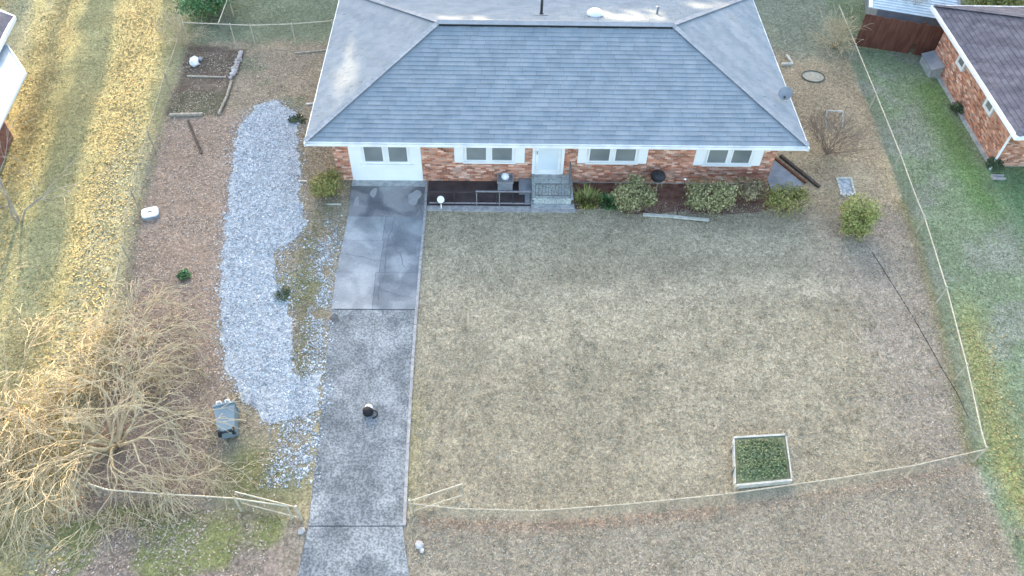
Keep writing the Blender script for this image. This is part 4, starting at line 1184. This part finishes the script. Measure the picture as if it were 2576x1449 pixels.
# eave parallel to the fence, roof rising away
e0, e1 = Vector((16.95, 32.75, 1.62)), Vector((20.75, 31.85, 1.5))
rn = (e1 - e0).normalized(); bk = Vector((-rn.y, rn.x, 0)).normalized()
if bk.y < 0: bk = -bk
r0_, r1_ = e0 + bk * 3.6 + Vector((0, 0, 0.9)), e1 + bk * 3.6 + Vector((0, 0, 0.9))
MB().add([e0 + Vector((0.5, 0.2, 0)) - Vector((0, 0, 1.6)) , e1 + Vector((-0.15, 0.2, 0)) - Vector((0, 0, 1.5)), r1_ + Vector((-0.15, 0, -2.4)), r0_ + Vector((0.5, 0, -2.5)),
          e0 + Vector((0.5, 0.2, -0.05)), e1 + Vector((-0.15, 0.2, -0.05)), r1_ + Vector((-0.15, 0, -0.05)), r0_ + Vector((0.5, 0, -0.05))],
         [(0, 1, 5, 4), (1, 2, 6, 5), (2, 3, 7, 6), (3, 0, 4, 7)]).build('wall', M_GREYBOX, sh)
rp = MB(); nr_ = 22
slope = (r0_ - e0)
upn = rn.cross(slope.normalized()).normalized()
if upn.z < 0: upn = -upn
srf = MB().add([e0, e1, r1_, r0_, e0 - upn * 0.03, e1 - upn * 0.03, r1_ - upn * 0.03, r0_ - upn * 0.03], [(0, 1, 2, 3), (7, 6, 5, 4), (0, 4, 5, 1), (1, 5, 6, 2), (2, 6, 7, 3), (3, 7, 4, 0)]).build('roof', M_METALROOF, sh)
for k in range(1, nr_):
    p = e0 + slope * (k / nr_) + upn * 0.012; q = e1 + slope * (k / nr_) + upn * 0.012
    MB().beam(p, q, 0.05, 0.024).build('roof_rib', M_METALROOF, srf)
MB().beam(e0 + upn * 0.02, r0_ + upn * 0.02, 0.16, 0.05).build('edge_trim', M_WHITE, srf)
MB().beam(e1 + upn * 0.02, r1_ + upn * 0.02, 0.1, 0.05).build('edge_trim', M_GREYBOX, srf)

# ------------------------------------------------------------------ neighbouring brick house on the right
nh = thing('neighbour_house', 'brick house with dark shingle roof and white eaves at the right edge', 'house', (24.5, 27.5, 0))
NX0, NY0, NY1, NX1 = 19.75, 23.85, 31.0, 33.0
MB().box(NX0, NX1, NY0, NY1, 0, 2.3).build('wall', M_MORTAR, nh)
bm = MB(); zc = 0.03; row = 0
wins = [(25.45, 26.15), (28.45, 29.15)]
while zc < 2.22:
    y_ = NY0 - (0.1 if row % 2 else 0)
    while y_ < NY1:
        y0, y1 = max(y_, NY0 - 0.005), min(y_ + 0.198, NY1)
        y_ += 0.209
        if y1 - y0 < 0.02 or any(y1 > w0 and y0 < w1 and zc > 1.18 for w0, w1 in wins): continue
        p = 0.010 + rd.uniform(-0.003, 0.006)
        bm.add([(NX0 - p, y1, zc), (NX0 - p, y0, zc), (NX0 - p, y0, zc + 0.064), (NX0 - p, y1, zc + 0.064), (NX0, y1, zc + 0.064), (NX0, y0, zc + 0.064)], [(0, 1, 2, 3), (3, 2, 5, 4)])
    x_ = NX0 - (0.1 if row % 2 else 0)
    while x_ < NX0 + 6:
        x0, x1 = max(x_, NX0 - 0.005), x_ + 0.198
        x_ += 0.209
        p = 0.010 + rd.uniform(-0.003, 0.006)
        bm.add([(x0, NY0 - p, zc), (x1, NY0 - p, zc), (x1, NY0 - p, zc + 0.064), (x0, NY0 - p, zc + 0.064), (x1, NY0, zc + 0.064), (x0, NY0, zc + 0.064)], [(0, 1, 2, 3), (3, 2, 4, 5)])
    zc += 0.0745; row += 1
o = bm.build('brickwork', M_BRICK, nh); o['kind'] = 'stuff'
for w0, w1 in wins:
    m = MB(); xx = NX0
    m.box(xx - 0.06, xx + 0.01, w0, w1, 1.20, 1.32); m.box(xx - 0.06, xx + 0.01, w0, w0 + 0.12, 1.32, 2.2); m.box(xx - 0.06, xx + 0.01, w1 - 0.12, w1, 1.32, 2.2)
    wi = m.build('window', M_TRIM, nh)
    MB().box(xx - 0.02, xx + 0.005, w0 + 0.12, w1 - 0.12, 1.32, 2.2).build('pane', M_PANE, wi)
EX0, EY0, EY1, EX1, EZ = 19.22, 22.9, 31.75, 34.0, 2.3
hd = (EY1 - EY0) / 2; pz = 0.40 * hd; ym = (EY0 + EY1) / 2
nroof = MB().add([(EX0, EY0, EZ), (EX1, EY0, EZ), (EX1, EY1, EZ), (EX0, EY1, EZ), (EX0 + hd, ym, EZ + pz), (EX1, ym, EZ + pz)],
                 [(0, 1, 5, 4), (2, 3, 4, 5), (3, 0, 4)]).build('roof', M_DECK, nh)
sl2 = math.hypot(hd, pz); c2, s2 = hd / sl2, pz / sl2
shingle_plane((EX0, EY1, EZ), (EX0, EY0, EZ), Vector((c2, 0, s2)), sl2, c2, c2, 25, 0.33, nroof, M_NROOF, seed=11)
shingle_plane((EX1, EY1, EZ), (EX0, EY1, EZ), Vector((0, -c2, s2)), sl2, 0, c2, 25, 0.33, nroof, M_NROOF, seed=12)
shingle_plane((EX0, EY0, EZ), (EX1, EY0, EZ), Vector((0, c2, s2)), sl2, c2, 0, 25, 0.33, nroof, M_NROOF, seed=13)
cap_line((EX0, EY1, EZ), (EX0 + hd, ym, EZ + pz), Vector((-s2, 0, c2)), Vector((0, s2, c2)), 0.12, 34, nroof, 'hip_cap', M_NROOF, 5)
cap_line((EX0, EY0, EZ), (EX0 + hd, ym, EZ + pz), Vector((0, -s2, c2)), Vector((-s2, 0, c2)), 0.12, 34, nroof, 'hip_cap', M_NROOF, 6)
g = MB(); g.box(EX0 - 0.12, EX0 - 0.005, EY0 - 0.1, EY1 + 0.05, EZ - 0.13, EZ + 0.01); g.build('gutter', M_WHITE, nroof)
MB().box(EX0, EX1, EY1, EY1 + 0.1, EZ - 0.13, EZ + 0.01).build('gutter', M_WHITE, nroof)
MB().box(EX0, EX1, EY0 - 0.1, EY0, EZ - 0.13, EZ + 0.01).build('gutter', M_WHITE, nroof)
MB().add([(EX0, EY0, EZ - 0.1), (EX1, EY0, EZ - 0.1), (EX1, EY1, EZ - 0.1), (EX0, EY1, EZ - 0.1)], [(3, 2, 1, 0)]).build('soffit', M_TRIM, nroof)
MB().path([(EX0 + 0.05, EY0 + 0.05, EZ - 0.12), (NX0 - 0.06, NY0 - 0.06, EZ - 0.55), (NX0 - 0.06, NY0 - 0.06, 0.12), (NX0 - 0.2, NY0 - 0.25, 0.04)], 0.045, 8).build('downspout', M_WHITE, nh)
MB().box(NX0 - 0.14, NX0 - 0.012, NY0 - 0.1, NY1, 0.0, 0.1).build('footing', M_CONC, nh)

hb = thing('cellar_hatch', 'slate grey sloping cellar hatch against the neighbouring brick wall', 'hatch', (19.75, 30.2, 0))
MB().add([(19.25, 29.75, 0), (19.98, 29.75, 0), (19.98, 30.95, 0), (19.25, 30.95, 0), (19.25, 29.75, 0.38), (19.98, 29.75, 0.62), (19.98, 30.95, 0.62), (19.25, 30.95, 0.38)],
         [(0, 1, 5, 4), (1, 2, 6, 5), (2, 3, 7, 6), (3, 0, 4, 7)]).build('base', M_CONC, hb)
MB().add([(19.2, 29.7, 0.38), (20.0, 29.7, 0.63), (20.0, 31.0, 0.63), (19.2, 31.0, 0.38), (19.2, 29.7, 0.42), (20.0, 29.7, 0.67), (20.0, 31.0, 0.67), (19.2, 31.0, 0.42)],
         [(3, 2, 1, 0), (4, 5, 6, 7), (0, 1, 5, 4), (1, 2, 6, 5), (2, 3, 7, 6), (3, 0, 4, 7)]).build('lid', M_GREYBOX, hb)
sp = thing('splash_block', 'small pale concrete splash block in the grass by the neighbouring corner', 'block', (19.7, 23.15, 0))
m = MB(); m.box(19.45, 19.95, 23.22, 23.27, 0, 0.09); m.box(19.45, 19.95, 23.03, 23.08, 0, 0.09); m.box(19.45, 19.5, 23.08, 23.22, 0, 0.09)
m.build('kerb', M_CURB, sp); MB().box(19.5, 19.95, 23.08, 23.22, 0, 0.03).build('tray', M_CONC, sp)

# ------------------------------------------------------------------ house at the left edge
lh = thing('left_house', 'house with smooth pale blue roof and dark brick base at the left edge', 'house', (-21, 25, 0))
LP = [(-17.55, 21.6), (-17.92, 25.8), (-19.2, 27.45), (-26, 27.6), (-26, 21.0)]
def lz(x): return 2.55 + (-17.9 - x) * 0.06
rm = MB()
rm.add([(x, y, lz(x)) for x, y in LP] + [(x, y, lz(x) - 0.14) for x, y in LP], [(4, 3, 2, 1, 0), (5, 6, 7, 8, 9)] + [(k, (k + 1) % 5, 5 + (k + 1) % 5, 5 + k) for k in range(5)])
lr = rm.build('roof', M_METALROOF, lh)
rim = MB()
for k in (0, 1, 2):
    p, q = LP[k], LP[(k + 1) % 5]
    rim.beam((p[0], p[1], lz(p[0]) - 0.02), (q[0], q[1], lz(q[0]) - 0.02), 0.06, 0.1)
rim.build('eave_trim', M_WHITE, lr)
MB().prism([(-18.9, 21.9), (-19.2, 25.0), (-20.2, 26.4), (-26, 27.2), (-26, 21.9)], 0, 2.4).build('wall', mat('dark_brick_wall', (0.17, 0.075, 0.055), (0.25, 0.13, 0.10), scale=7, bump=0.4, bscale=12), lh)
ur = MB()
UP = [(-19.35, 28.9), (-24.5, 30.0), (-24.5, 25.5), (-19.05, 26.2)]
ur.add([(x, y, 2.95 + (-19.2 - x) * 0.35) for x, y in UP] + [(x, y, 2.8) for x, y in UP], [(0, 1, 2, 3), (7, 6, 5, 4), (0, 3, 7, 4), (1, 0, 4, 5), (3, 2, 6, 7)])
uro = ur.build('upper_roof', mat('navy_shingle', (0.05, 0.06, 0.10), (0.09, 0.10, 0.14), scale=5, bump=0.3), lh)
m = MB(); m.beam((UP[3][0], UP[3][1], 2.93), (UP[0][0], UP[0][1], 2.93), 0.12, 0.14); m.beam((UP[0][0], UP[0][1], 2.93), (UP[1][0], UP[1][1], 4.75), 0.12, 0.14)
m.build('eave_trim', M_WHITE, uro)

# ------------------------------------------------------------------ yard objects
rb = thing('raised_bed', 'square raised garden bed of pale boards filled with green leaves', 'planter', (7.7, 10.8, 0))
C4 = [(7.02, 11.52), (8.58, 11.62), (8.42, 10.17), (6.78, 10.0)]
for i in range(4):
    p, q = C4[i], C4[(i + 1) % 4]
    z = 0.135
    hgt, wd = ((0.19, 0.06), (0.19, 0.04), (0.19, 0.06), (0.19, 0.04))[i]
    dd = (Vector(q) - Vector(p)).normalized() * (0.055 if i % 2 else 0.0)
    MB().beam((p[0] + dd.x, p[1] + dd.y, z), (q[0] - dd.x, q[1] - dd.y, z), wd, hgt).build('board', M_WOODPALE, rb)
for (x, y) in ((6.80, 9.90), (6.84, 10.5), (6.93, 11.2), (8.62, 11.65)):
    MB().obox((x - 0.03, y, 0), 0.05, 0.05, 0.36).build('stake', M_WOOD, rb)
MB().sheet([(7.05, 11.47), (8.53, 11.57), (8.38, 10.22), (6.83, 10.05)], 0.20).build('soil', mat('grassy_soil', (0.14, 0.16, 0.08), (0.22, 0.22, 0.13), scale=6, bump=0.5, bscale=20), rb)
Vv, Ff = leaf_cloud([(7.95, 11.05, 0.2), (7.7, 10.5, 0.2), (8.1, 10.6, 0.21), (7.4, 11.05, 0.2), (7.2, 10.55, 0.2)], [(0.75, 0.65, 0.10), (0.85, 0.6, 0.09), (0.6, 0.65, 0.10), (0.7, 0.65, 0.08), (0.6, 0.7, 0.08)], 14000, 0.032, 77, zmin=0.2, hollow=0.1)
Vv4 = Vv.reshape(-1, 4, 3); kk = np.array([inpoly(q[:, 0], q[:, 1], [(7.08, 11.45), (8.5, 11.55), (8.36, 10.25), (6.85, 10.08)]).all() for q in Vv4])
Vv = Vv4[kk].reshape(-1, 3)
pg = np_mesh('bed_greens', Vv, np.arange(len(Vv)).reshape(-1, 4), leafmat('bed_leaf', (0.13, 0.19, 0.085), (0.22, 0.27, 0.13), (0.29, 0.31, 0.17)))
tag(pg, 'mixed green leaves growing inside the raised bed', 'plants', kind='stuff')

# wheeled bin lying on its front
bn = thing('wheeled_bin', 'blue grey wheeled bin lying on the leaves beside the gravel', 'bin', (-7.85, 11.95, 0))
th = math.atan2(11.52 - 12.42, -7.70 + 7.95)
ax = Vector((math.cos(th), math.sin(th), 0)); sd2 = Vector((-ax.y, ax.x, 0)); c0 = Vector((-7.96, 12.42, 0))
def bl(u, v, z): return tuple(c0 + ax * u + sd2 * v + Vector((0, 0, z)))
m = MB()
sec = [(0.08, 0.29, 0.05, 0.58), (0.88, 0.235, 0.05, 0.50)]
vs = []
for u, hw, za, zb in sec:
    vs += [bl(u, -hw, za), bl(u, hw, za), bl(u, hw, zb), bl(u, -hw, zb)]
m.add(vs, [(0, 1, 2, 3), (7, 6, 5, 4), (0, 4, 5, 1), (1, 5, 6, 2), (2, 6, 7, 3), (3, 7, 4, 0)])
m.build('body', M_BIN, bn)
m = MB(); m.add([bl(0.0, -0.31, 0.02), bl(0.0, 0.31, 0.02), bl(0.0, 0.31, 0.62), bl(0.0, -0.31, 0.62), bl(0.075, -0.31, 0.02), bl(0.075, 0.31, 0.02), bl(0.075, 0.31, 0.62), bl(0.075, -0.31, 0.62)],
                [(3, 2, 1, 0), (4, 5, 6, 7), (0, 1, 5, 4), (1, 2, 6, 5), (2, 3, 7, 6), (3, 0, 4, 7)])
m.build('lid', M_BIN, bn)
for s in (-0.12, 0.12):
    m = MB(); m.path([bl(0.03, s - 0.06, 0.62), bl(0.0, s - 0.06, 0.70), bl(0.0, s + 0.06, 0.70), bl(0.03, s + 0.06, 0.62)], 0.018, 6); m.build('handle', M_PLASTIC, bn)
for s in (-1, 1):
    m = MB(); m.tube(bl(0.92, s * 0.16, 0.44), bl(0.92, s * 0.23, 0.44), 0.12, n=14); w = m.build('wheel', M_RUBBER, bn)
    MB().tube(bl(0.92, s * 0.231, 0.44), bl(0.92, s * 0.238, 0.44), 0.06, n=10).build('hub', M_GREYBOX, w)
MB().tube(bl(0.92, -0.16, 0.44), bl(0.92, 0.16, 0.44), 0.02, n=8).build('axle', M_IRON, bn)
MB().obox(bl(0.885, 0, 0.1), 0.05, 0.36, 0.32, rz=th).build('foot_bar', M_BIN, bn)

# small bag on the drive
bg = thing('tote_bag', 'small black and white bag with looped handle on the driveway', 'bag', (-3.7, 12.45, 0.027))
m = MB(); m.lathe((-3.80, 12.42, 0.03), [(0.12, 0), (0.16, 0.05), (0.15, 0.16), (0.11, 0.22)], 12); m.build('body', M_RUBBER, bg, True)
m = MB(); m.lathe((-3.78, 12.52, 0.10), [(0.08, 0), (0.12, 0.04), (0.12, 0.10), (0.07, 0.14), (0.02, 0.15)], 12); m.build('top', M_PLASTIC, bg, True)
m = MB(); pts = [(-3.66 + 0.15 * math.sin(t) , 12.36 + 0.15 * math.cos(t) * 0.9, 0.06 + 0.02 * math.sin(t)) for t in [k * math.pi / 8 for k in range(9)]]
m.path(pts, 0.022, 6); m.build('handle', M_RUBBER, bg)

# white tub lid
tb = thing('tub_lid', 'white rounded plastic tub lid lying by the left fence', 'lid', (-12.6, 20.75, 0))
def rrect(cx, cy, w, h, r, rz, n=5):
    out = []
    for sx, sy, a0 in ((1, 1, 0), (-1, 1, 90), (-1, -1, 180), (1, -1, 270)):
        for k in range(n):
            t = R(a0 + 90 * k / (n - 1)); lx = sx * (w / 2 - r) + r * math.cos(t); ly = sy * (h / 2 - r) + r * math.sin(t)
            out.append((cx + lx * math.cos(rz) - ly * math.sin(rz), cy + lx * math.sin(rz) + ly * math.cos(rz)))
    return out
MB().prism(rrect(-12.6, 20.75, 0.62, 0.52, 0.14, R(18)), 0.0, 0.10).build('skirt', M_GREYBOX, tb)
MB().prism(rrect(-12.6, 20.75, 0.58, 0.48, 0.13, R(18)), 0.10, 0.16).build('top', M_PLASTIC, tb)
MB().obox((-12.6, 20.75, 0.158), 0.15, 0.04, 0.012, R(18)).build('grip_slot', M_IRON, tb)

bgw = thing('plastic_bag', 'crumpled white plastic bag in the garden bed', 'bag', (-13.3, 30.1, 0))
m = MB().rock((-13.3, 30.05, 0.14), 0.30, 0.6, 4).rock((-13.35, 30.3, 0.12), 0.2, 0.6, 6); m.build('bulge', M_PLASTIC, bgw)
MB().rock((-13.12, 30.4, 0.08), 0.15, 0.5, 8).build('fold', M_GREYBOX, bgw)

# garden bed edging on the left
gb = thing('garden_border', 'row of stones and short logs edging the old garden bed', 'border', (-11.45, 28.8, 0))
sy = 30.95
k = 0
while sy > 28.9:
    MB().rock((-11.47 + random.uniform(-0.05, 0.05), sy, 0.06), random.uniform(0.10, 0.17), 0.7, 100 + k).build('stone', M_ROCK, gb)
    sy -= random.uniform(0.16, 0.26); k += 1
MB().tube((-11.42, 28.85, 0.06), (-11.38, 27.8, 0.06), 0.06, 0.055, 8).build('log', M_WOOD, gb)
MB().tube((-11.38, 27.75, 0.06), (-11.46, 26.6, 0.05), 0.055, 0.05, 8).build('log', M_WOOD, gb)

def plank(label, p0, p1, w, h, material, z=None, cat='board', name='board'):
    o = MB().beam((p0[0], p0[1], (z or h / 2 + 0.003)), (p1[0], p1[1], (z or h / 2 + 0.003)), w, h).build(name, material)
    return tag(o, label, cat)
plank('weathered log closing the lower end of the old garden bed', (-13.42, 26.48), (-12.1, 26.56), 0.11, 0.11, M_WOOD, cat='log', name='log')
plank('grey plank across the middle of the old garden bed', (-13.4, 29.2), (-11.75, 29.15), 0.07, 0.05, M_WOOD)
plank('dark narrow board lying on the leaves below the garden bed', (-12.6, 26.15), (-11.56, 24.12), 0.09, 0.05, M_WOODDARK)
plank('pale board lying in the front bed between two sage shrubs', (5.45, 20.93), (6.85, 20.82), 0.12, 0.06, M_WOODPALE)
plank('second pale board overlapping the first toward the largest shrub', (6.55, 20.77), (7.85, 20.62), 0.12, 0.05, M_WOODPALE, z=0.088)
plank('thin fallen pole on the ground between back fence and roof edge', (-9.05, 31.0), (-7.3, 31.35), 0.07, 0.06, M_WOOD, cat='pole', name='fallen_pole')
plank('short pale stick on the ground left of the olive shrub', (-7.55, 22.62), (-7.2, 22.6), 0.06, 0.04, M_WOODPALE, cat='stick', name='stick')
plank('pale stick at the foot of the olive shrub', (-6.3, 21.35), (-5.75, 21.36), 0.05, 0.04, M_WOODPALE, cat='stick', name='stick')
plank('pale plank beside the left wall near the gravel end', (-8.0, 27.35), (-7.5, 27.4), 0.1, 0.04, M_WOODPALE)
plank('dark board stepping from the house corner toward the right fence', (11.35, 24.3), (12.45, 22.5), 0.12, 0.10, M_WOODDARK)
plank('brown plank beside the dark board at the right house corner', (11.0, 24.35), (12.0, 22.75), 0.10, 0.05, M_FENCEWOOD)
structure(MB().prism([(10.55, 22.15), (11.25, 21.9), (11.85, 22.7), (11.0, 24.1), (10.5, 24.1)], 0, 0.035).build('pad', M_BLUEGREY))

po = thing('garden_pole', 'thin dark pole with a pale tip rising over the front bed', 'pole', (6.72, 20.92, 0))
MB().tube((6.72, 20.92, 0), (6.70, 20.95, 1.75), 0.014, n=6).build('shaft', M_IRON, po)
MB().lathe((6.70, 20.95, 1.75), [(0.02, 0), (0.04, 0.03), (0.02, 0.07)], 8).build('tip', M_PLASTIC, po)

ring = thing('fire_ring', 'dark oval edging ring filled with pale gravel beside the house', 'ring', (14.05, 29.7, 0))
n = 22; m = MB()
for k in range(n):
    t0, t1 = 2 * math.pi * k / n, 2 * math.pi * (k + 1) / n
    f = lambda t: (14.05 + 0.50 * math.cos(t), 29.7 + 0.42 * math.sin(t), 0.03)
    m.beam(f(t0), f(t1), 0.035, 0.06)
m.build('rim', mat('dark_green_rim', (0.12, 0.12, 0.09), (0.17, 0.165, 0.13), scale=5), ring)
MB().sheet([(14.05 + 0.48 * math.cos(2 * math.pi * k / 20), 29.7 + 0.40 * math.sin(2 * math.pi * k / 20)) for k in range(20)], 0.02).build('fill', mat('sandy_fill', (0.32, 0.29, 0.22), (0.42, 0.385, 0.30), scale=9, bump=0.4), ring)

wf = thing('white_frame', 'low white metal frame standing open above the leafless shrub', 'frame', (14.1, 26.6, 0))
MB().beam((13.75, 26.75, 0.42), (14.42, 26.7, 0.42), 0.07, 0.05).build('crossbar', M_WOODPALE, wf)
for xx, yy in ((13.75, 26.75), (14.42, 26.7)):
    MB().beam((xx, yy, 0.42), (xx - 0.05, yy - 0.55, 0.03), 0.05, 0.04).build('leg', M_WOODPALE, wf)
    MB().beam((xx, yy + 0.03, 0.42), (xx, yy + 0.18, 0.02), 0.05, 0.04).build('leg', M_WOOD, wf)

br = thing('brick_rectangle', 'small rectangle of pale edging bricks behind the tall yellow green shrub', 'border', (13.5, 22.5, 0))
for (p, q) in (((13.28, 23.02), (13.84, 23.02)), ((13.84, 23.02), (13.72, 22.12)), ((13.72, 22.12), (13.2, 22.05)), ((13.2, 22.05), (13.28, 23.02))):
    nb_ = max(2, int(math.hypot(q[0] - p[0], q[1] - p[1]) / 0.14))
    for k in range(nb_):
        t = (k + 0.5) / nb_
        MB().obox((p[0] + (q[0] - p[0]) * t, p[1] + (q[1] - p[1]) * t, 0), 0.12, 0.08, 0.07, math.atan2(q[1] - p[1], q[0] - p[0]) + random.uniform(-0.1, 0.1)).build('brick', M_WOODPALE, br)
MB().sheet([(13.3, 22.98), (13.8, 22.98), (13.68, 22.16), (13.24, 22.1)], 0.015).build('fill', M_GRAVELBASE, br)
sq = thing('corner_frame', 'small pale wooden corner frame near the right eave behind the house', 'frame', (13.1, 30.85, 0))
MB().beam((12.8, 30.55, 0.06), (13.35, 30.6, 0.06), 0.09, 0.1).build('side', M_WOODPALE, sq)
MB().beam((13.32, 30.66, 0.06), (13.2, 31.25, 0.06), 0.09, 0.1).build('side', M_WOODPALE, sq)

cbl = MB()
pts = [(13.5, 19.15), (13.72, 17.9), (14.0, 16.2), (14.15, 15.0), (14.22, 14.2), (14.38, 13.2), (14.4, 12.4)]
cbl.path([(x, y, 0.012) for x, y in pts], 0.012, 5)
tag(cbl.build('cable', M_WIREDARK), 'thin dark cable lying across the right side of the lawn', 'cable')
st_ = MB().rock((-2.0, 8.35, 0.06), 0.14, 0.6, 12).rock((-1.92, 8.2, 0.05), 0.08, 0.6, 13).build('stone', M_ROCK)
tag(st_, 'lone pale stone in the grass outside the lawn gate', 'stone')

# weeds and moss on the strip between gravel and concrete
n = 9000
x = rng.uniform(-7.9, -5.5, n); y = rng.uniform(12.5, 21.5, n)
k = (rng.random(n) < np.exp(-((x - np.interp(y, [12, 16, 19, 21.5], [-6.0, -6.35, -6.6, -6.3])) / 0.35) ** 2)) & free(x, y)
leaves(np.stack([x[k], y[k], np.full(k.sum(), 0.02)], 1), rng.uniform(0.03, 0.07, k.sum()), 0.3, 'weed_cover', leafmat('weed_leaf', (0.15, 0.17, 0.07), (0.24, 0.24, 0.11), (0.30, 0.26, 0.15)), 'low green weeds in the strip between gravel and concrete')

# ------------------------------------------------------------------ the woods behind the yards, out of view, shaped to block the low sun
def woods():
    r = np.random.default_rng(99)
    # perpendicular offset s, distance t along the sun azimuth
    hd_ = np.array([math.sin(SUN_AZ), math.cos(SUN_AZ)]); pn = np.array([hd_[1], -hd_[0]])
    Vs, Fs = [], []; nv = 0
    trunk = MB()
    def tree(s, t, h, rad, dens, lo=0.05):
        nonlocal nv
        c = pn * s + hd_ * t
        trunk.tube((c[0], c[1], 0), (c[0], c[1], h * 0.92), 0.28, 0.05, 7, False)
        n = int(dens)
        z = h * (lo + (1 - lo) * r.random(n)); rr = rad * np.sqrt(r.random(n)) * (1.05 - 0.75 * (z / h) ** 2)
        a = r.uniform(0, 6.283, n)
        Pp = np.stack([c[0] + rr * np.cos(a), c[1] + rr * np.sin(a), z], 1)
        d = r.normal(0, 1, (n, 3)); d /= np.linalg.norm(d, axis=1)[:, None]
        e = np.cross(d, r.normal(0, 1, (n, 3))); e /= np.linalg.norm(e, axis=1)[:, None]
        b = np.cross(d, e); sz = r.uniform(0.22, 0.5, n)[:, None]
        Vs.append(np.stack([Pp - e * sz, Pp - b * sz * 0.7, Pp + e * sz, Pp + b * sz * 0.7], 1).reshape(-1, 3))
    # two staggered rows; the lit strips on the left come through the gaps
    for s in np.arange(-8.0 + 2.6, 45, 3.6):
        tree(s + r.uniform(-0.4, 0.4), 70 + r.uniform(-3, 3), r.uniform(21, 25), 3.0, 2800)
    for s in np.arange(-8.0 + 4.4, 45, 3.6):
        tree(s + r.uniform(-0.4, 0.4), 78 + r.uniform(-3, 3), r.uniform(22, 27), 3.2, 2800)
    tree(-7.9, 72, 25, 1.5, 2400, 0.0); tree(-6.6, 75, 26, 2.0, 2600, 0.0); tree(-5.2, 82, 26, 2.2, 2400, 0.0)
    tree(-12.2, 72, 22, 0.8, 800)
    for s in np.arange(-22.0, -45, -3.4):
        tree(s, 70 + r.uniform(-3, 3), r.uniform(20, 25), 2.6, 900)
    tree(-16.2, 74, 21, 0.8, 500); tree(-18.2, 76, 22, 1.0, 400)
    tree(-13.9, 82, 22, 1.3, 160)
    Vv = np.concatenate(Vs)
    q = Vv.reshape(-1, 4, 3).mean(1); qs = q[:, :2] @ pn
    zz = q[:, 2] - (q[:, :2] @ hd_ - 70) * math.tan(SUN_EL)
    drop = np.zeros(len(q), bool)  # holes cut in the crowns so sun patches land on the roof
    for s0, s1, z0, z1 in ((8.8, 11.6, 13.2, 14.6), (-1.5, -0.2, 12.7, 13.6), (13.2, 15.0, 12.5, 13.4), (2.6, 4.6, 13.9, 14.8)):
        drop |= (qs > s0) & (qs < s1) & (zz > z0) & (zz < z1) & (r.random(len(q)) < 0.97)
    Vv = Vv.reshape(-1, 4, 3)[~drop].reshape(-1, 3)
    o = np_mesh('woods', Vv, np.arange(len(Vv)).reshape(-1, 4), LF_WOODS)
    tag(o, 'unseen dense line of tall trees behind the back yards, shaped to place shade and sun', 'woods', kind='stuff')
    tk = trunk.build('trunks', M_BARKGREY, o); tk['kind'] = 'stuff'
woods()
